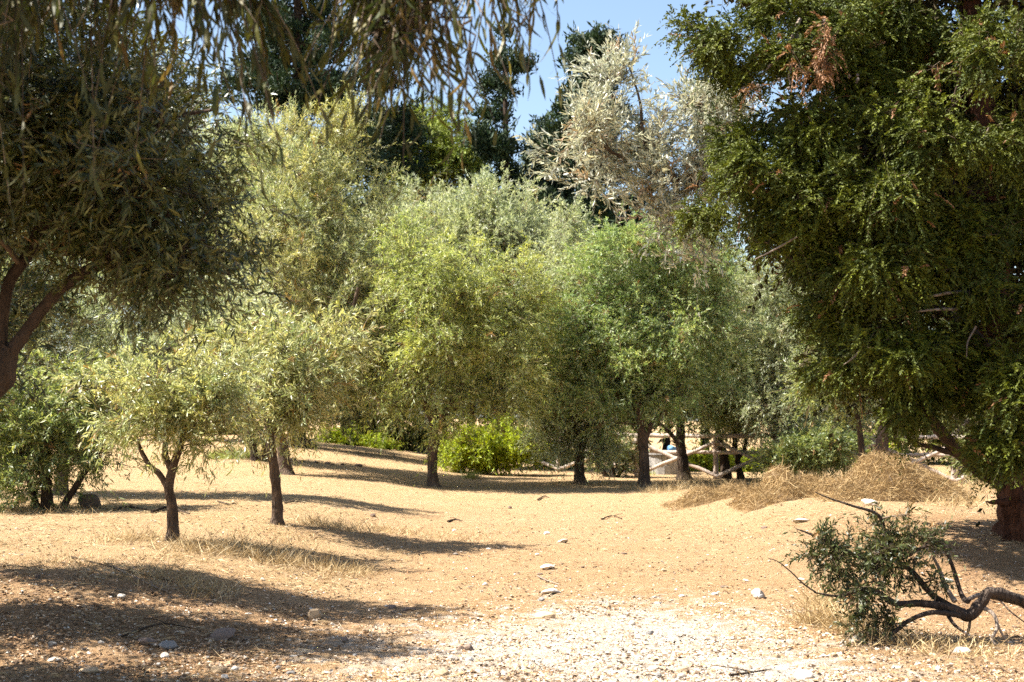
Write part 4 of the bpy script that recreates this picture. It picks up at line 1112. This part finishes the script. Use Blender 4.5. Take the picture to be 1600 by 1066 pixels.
# ------------------------------------------------------------------ far conifers and background trees
def conifer(label, px, d, top, base_r, prof, whorls, per, mat='conifer_far', tuft=.16, tw=.055, density=1.0, seed=1, y0=700, lean=0, name='conifer_tree', curve=.15, T=14):
    rng = np.random.default_rng(seed)
    b = P(px, y0, d); b[2] = float(H(b[0], b[1]))
    root = empty(name, b, label, 'conifer')
    tpt = P(px + lean, top, d)
    _, pa, ra = stem(root, 'trunk', [b - np.array([0, 0, .1]), b * .6 + tpt * .4 + rng.normal(size=3) * .1, tpt], [base_r, base_r * .75, .03], M['bark_dark'], k=10, m=40, rng=rng)
    g = Geo()
    hts = np.sort(rng.random(whorls))
    paths = []
    for h in hts:
        for _ in range(per):
            zz = .18 + .82 * h
            R = prof(zz) * (.55 + .6 * rng.random())
            if R <= 0.05: continue
            a = rng.random() * 6.28
            p0 = b + (tpt - b) * zz
            dirv = np.array([math.cos(a), math.sin(a), 0])
            q = np.linspace(0, 1, 7)[:, None]
            paths.append(p0 + dirv * R * q + np.array([0, 0, 1.]) * R * (-curve * q + (curve + .18 * rng.random()) * q ** 2.5) + rng.normal(size=(7, 3)) * .04 * R)
    paths = np.array(paths)
    nP = len(paths)
    R = np.linalg.norm(paths[:, -1] - paths[:, 0], axis=1)
    tubes(g, paths, np.linspace(.05, .012, 7)[None] * np.clip(R / 2.5, .3, 1.2)[:, None], 5, 1, .2, .5)
    cnt = np.maximum(4, (R * 7 * density)).astype(int)
    ci = np.repeat(np.arange(nP), cnt); n = len(ci)
    s = (.22 + .78 * rng.random(n) ** .75) * 5.999; i0 = s.astype(int); f = (s - i0)[:, None]
    c = paths[ci, i0] * (1 - f) + paths[ci, i0 + 1] * f + rng.normal(size=(n, 3)) * .16
    tr = rng.random(n)
    ce = np.repeat(c, T, 0); m = len(ce)
    A = nrm(rng.normal(size=(m, 3)) * .8 + np.array([0, 0, .45]) + .5 * nrm(c - (b + (tpt - b) * .5))[np.repeat(np.arange(n), T)])
    B = ce + rng.normal(size=(m, 3)) * .12
    leaves(g, B, A, rdirs(rng, m), tuft * (.6 + .9 * rng.random(m)), tw * (.6 + .8 * rng.random(m)), 0, rng.random(m), np.clip(.6 * np.repeat(tr, T) + .35 * rng.random(m), 0, .94))
    g.build('crown', [M[mat], M['twig']], root, origin=root.location)
    return root


conifer('tall dark conifer with thick trunk rising behind the left olives', 464, 52, -260, .34, lambda z: 3.6 * (1 - z) ** .5 * min(1, z * 2.2) + .3, 60, 4, seed=11, density=1.3, T=20, tuft=.2, tw=.07)
conifer('second dark conifer crowding against the thick trunked one', 590, 58, -120, .28, lambda z: 2.7 * (1 - z) ** .6 + .25, 52, 4, seed=12, density=1.2, T=18, tuft=.2, tw=.07)
conifer('slim spindly conifer with sparse whorled boughs and bare trunk against the sky', 786, 56, -25, .26, lambda z: (2.0 * (1 - z) ** .6 + .3) * (.3 + .9 * abs(math.sin(z * 21))), 36, 3, seed=13, density=1.2, T=20, tuft=.22, tw=.08)
conifer('broad dark conifer with bushy tiered top behind the silver boughs', 926, 54, 45, .30, lambda z: 3.1 * (1 - z) ** .5 * (.65 + .45 * abs(math.sin(z * 15))) + .2, 52, 4, seed=14, density=1.5, T=22, tuft=.22, tw=.085)
conifer('short dark conifer tucked between the spindly and the broad one', 852, 60, 185, .24, lambda z: 2.6 * (1 - z) ** .5 + .2, 40, 4, seed=15, density=1.3, T=18, tuft=.2, tw=.07)
conifer('narrow blue green conifer tip showing left of the cypress top', 1102, 62, 50, .2, lambda z: .85 * (1 - z) ** .5 + .1, 40, 4, seed=16, density=1.4, T=16, tuft=.18, tw=.06)
conifer('low dark conifer behind the domed olive left of the spindly one', 735, 63, 205, .22, lambda z: 2.2 * (1 - z) ** .5 + .2, 36, 4, seed=17, density=1.2, T=18, tuft=.2, tw=.07)
conifer('dark conifer filling the gap below the second tall one', 625, 64, 215, .22, lambda z: 2.4 * (1 - z) ** .5 + .2, 36, 4, seed=18, density=1.2, T=18, tuft=.2, tw=.07)


def far_tree(label, px, py0, d, lobes, mat, seed, name='pine_tree', clumps=110, T=22, K=12, leaf=.2, width=.05, twig=.5, cat='tree', **kw):
    b = P(px, py0, d); b[2] = float(H(b[0], b[1]))
    topy = min(q[1] for q in lobes)
    return tree(name, label, cat, b, [('trunk', [(px, py0), (px + 4, (py0 + topy) / 2 + 60), (lobes[0][0], lobes[0][1])], [5.5, 4.5, 2])], lobes, mat, 'bark_dark', clumps=clumps, T=T, K=K, leaf=leaf, width=width, d=d, seed=seed, sig=kw.pop('sig', .4), twig=twig, **kw)


far_tree('bright yellow green pine lit between the dark conifers', 668, 690, 62, [(660, 215, 42, 32), (690, 250, 55, 30), (640, 240, 40, 45), (720, 235, 35, 28)], 'pine_light', 501, clumps=90)
far_tree('thin pale pine crown against the sky above the yellow green pine', 690, 690, 68, [(690, 175, 30, 22), (700, 205, 35, 22), (655, 190, 30, 20)], 'pine_light', 502, clumps=34, T=14)
gb = 'trees beyond the fence'
far_tree('wide dark green tree closing the view behind the domed olive', 790, 700, 66, [(790, 380, 130, 110), (700, 420, 120, 120), (900, 420, 110, 120), (800, 560, 200, 120)], 'hedge', 503, 'background_tree', 190, leaf=.3, width=.09, twig=.7, group=gb)
far_tree('wide dark green tree closing the view behind the vivid olive', 1040, 700, 60, [(1040, 450, 120, 110), (1120, 500, 110, 120), (960, 520, 110, 120), (1080, 600, 180, 100)], 'hedge', 504, 'background_tree', 190, leaf=.28, width=.085, twig=.7, group=gb)
far_tree('shaded green tree beyond the fence behind the hay heap', 1330, 700, 50, [(1330, 520, 120, 120), (1430, 560, 120, 120), (1250, 560, 100, 110), (1350, 650, 160, 60)], 'hedge', 505, 'background_tree', 200, leaf=.24, width=.07, twig=.6, group=gb)
far_tree('shaded green tree beyond the cypress trunk at the right edge', 1560, 705, 48, [(1560, 560, 130, 110), (1650, 600, 120, 110), (1500, 640, 90, 60), (1580, 680, 110, 45)], 'hedge', 506, 'background_tree', 200, leaf=.24, width=.07, twig=.6, group=gb)
far_tree('dark olive tree behind the slender and tall olives', 560, 690, 55, [(560, 560, 90, 80), (500, 480, 110, 110), (610, 480, 90, 100), (560, 370, 110, 110), (580, 630, 70, 40)], 'hedge', 507, 'background_tree', 200, leaf=.26, width=.07, twig=.6, group=gb)
far_tree('silver olive tree on the rise at the far left', 250, 680, 46, [(250, 420, 150, 120), (120, 380, 150, 140), (330, 300, 130, 120), (0, 420, 130, 140), (180, 230, 170, 120), (200, 560, 150, 60)], 'olive_silver', 508, 'background_tree', 260, leaf=.18, width=.04, twig=.6, group=gb)


def shrub(label, lobes, d, mat, clumps, leaf, width, seed, T=22, K=10, twig=.3, group=None, cat='shrub', name='green_shrub', **kw):
    px, py = lobes[0][0], max(q[1] + q[3] for q in lobes)
    b = P(px, py, d); b[2] = float(H(b[0], b[1]))
    lb = lobes
    st = [('stem', [(px + k * 12, py), (px + k * 18, py - 15), (px + k * 25, lobes[0][1])], [1.5, 1.2, .8]) for k in (-1, 0, 1)]
    return tree(name, label, cat, b, st, lb, mat, 'bark_dark', clumps=clumps, T=T, K=K, leaf=leaf, width=width, d=d, seed=seed, sig=kw.pop('sig', .16), twig=twig, group=group, **kw)


shrub('bright lime green rounded shrub beyond the centre olive', [(790, 700, 48, 30), (735, 705, 40, 25), (820, 708, 25, 20), (760, 690, 40, 22)], 39, 'shrub', 120, .11, .035, 601)
shrub('low yellow green shrub on the far rise beside the old trunk', [(535, 690, 28, 16), (565, 697, 28, 12), (600, 700, 20, 10)], 50, 'shrub', 60, .10, .035, 602)
shrub('mid green hedge shrub filling the space left of the centre trunk', [(600, 670, 50, 35), (650, 685, 40, 30), (560, 655, 40, 30)], 52, 'hedge', 110, .12, .04, 603)
shrub('olive green shrub beyond the fence left of the low skirted olive', [(865, 710, 32, 22), (895, 720, 25, 15)], 44, 'olive_green', 60, .10, .03, 604)
shrub('grassy bright green shrub seen under the fence braces', [(1095, 728, 26, 13), (1160, 728, 28, 12), (1195, 732, 20, 10)], 43, 'shrub', 70, .12, .03, 605)
shrub('leafy green shrub standing before the fence left of the hay heap', [(1260, 705, 50, 28), (1310, 700, 35, 30), (1220, 715, 30, 20)], 32, 'olive_green', 110, .09, .025, 606)
shrub('yellow green shrub behind the thin trunk beside the hay', [(1362, 718, 14, 12), (1400, 722, 12, 8)], 38, 'shrub', 30, .10, .03, 607)
shrub('shaded green shrub in the dark gap right of the leaning olive', [(1545, 715, 45, 25), (1600, 710, 50, 40)], 30, 'hedge', 90, .09, .03, 608)
shrub('pale green shrub on the rise left of the twin stems', [(300, 672, 60, 14), (360, 668, 40, 12)], 60, 'hedge', 60, .12, .04, 609)


# ------------------------------------------------------------------ log fence with crossed braces, trough and odds behind it
def fence():
    rng = np.random.default_rng(8)
    # line of posts, depth about 37 m, running slightly nearer to the right
    xs = [(740, 45.0), (872, 42.0), (995, 38.5), (1118, 37.5), (1240, 36.5), (1365, 35.5), (1490, 34.5), (1620, 33.5)]
    pts = []
    for px, d in xs:
        rx, _ = ray(px, 700)
        x = rx * d; pts.append(np.array([x, d, float(H(x, d))]))
    root = empty('log_fence', pts[3], 'rustic grey log fence with crossed braces running behind the trunks', 'fence')

    def log(nm, a, b, r):
        m = 10
        t = np.linspace(0, 1, m)[:, None]
        pa = a * (1 - t) + b * t + rng.normal(size=(m, 3)) * .006
        g = Geo(); tubes(g, pa, r * np.linspace(1.05, .95, m), 10, 0, rough=.05, cap=True, rng=rng)
        g.build(nm, [M['log']], root, origin=root.location)
    z = np.array([0, 0, 1.])
    for q in pts: log('post', q - .2 * z, q + 1.12 * z, .07)
    for a, b in zip(pts[:-1], pts[1:]):
        n = np.array([0, -.075, 0])
        log('rail', a + 1.13 * z, b + 1.13 * z, .058)
        log('rail', a + .70 * z + n * .2, b + .70 * z + n * .2, .05)
        log('brace', a + .98 * z + n * 1.3, b + .08 * z + n * 1.3, .05)
        log('brace', a + .08 * z + n * 2.7, b + .98 * z + n * 2.7, .05)


fence()


def trough():
    rng = np.random.default_rng(3)
    c = P(1040, 742, 41); c[2] = float(H(c[0], c[1]))
    root = empty('stone_trough', c, 'low round grey stone trough seen between the fence braces', 'trough')
    g = Geo(); k = 22
    for row in range(2):
        for i in range(k):
            a0 = (i + .5 * row) / k * 6.283; a = a0 + np.array([.01, 6.283 / k - .01])
            r0, r1 = .44, .60 + .02 * rng.random(); z0 = -.05 + row * .30; z1 = z0 + .285 + .02 * rng.random()
            V = [(math.cos(t) * r, math.sin(t) * r, zz) for zz in (z0, z1) for t in a for r in (r0, r1)]
            V = np.array(V) + c
            g.add(V, [[0, 1, 3, 2], [4, 6, 7, 5], [0, 4, 5, 1], [2, 3, 7, 6], [1, 5, 7, 3], [0, 2, 6, 4]], 0)
    g.build('stone_ring', [M['stone_grey']], root, origin=root.location)
    g = Geo(); a = np.arange(24) / 24 * 6.283
    for z0, z1 in ((.56, .62),):
        V = np.concatenate([np.stack([np.cos(a) * r, np.sin(a) * r, np.full(24, zz)], -1) for r, zz in ((.40, z0), (.66, z0), (.66, z1), (.40, z1))]) + c
        i = np.arange(24); j = (i + 1) % 24
        f = np.concatenate([np.stack([i + q * 24, j + q * 24, j + (q + 1) % 4 * 24, i + (q + 1) % 4 * 24], -1) for q in range(4)])
        g.add(V, f, 0)
    g.build('rim', [M['stone_grey']], root, origin=root.location)
    # blue bundle on the rim
    me = rock_mesh('blue_bundle', rng, .5, M['blue'], .5)
    o = bpy.data.objects.new('blue_bundle', me); o.scale = (.13, .12, .22)
    o.location = (c[0] + .12, c[1] - .46, c[2] + .62 + .12)
    COL.objects.link(o); tag(o, 'small light blue bundle resting on the round stone trough', 'bundle')


trough()
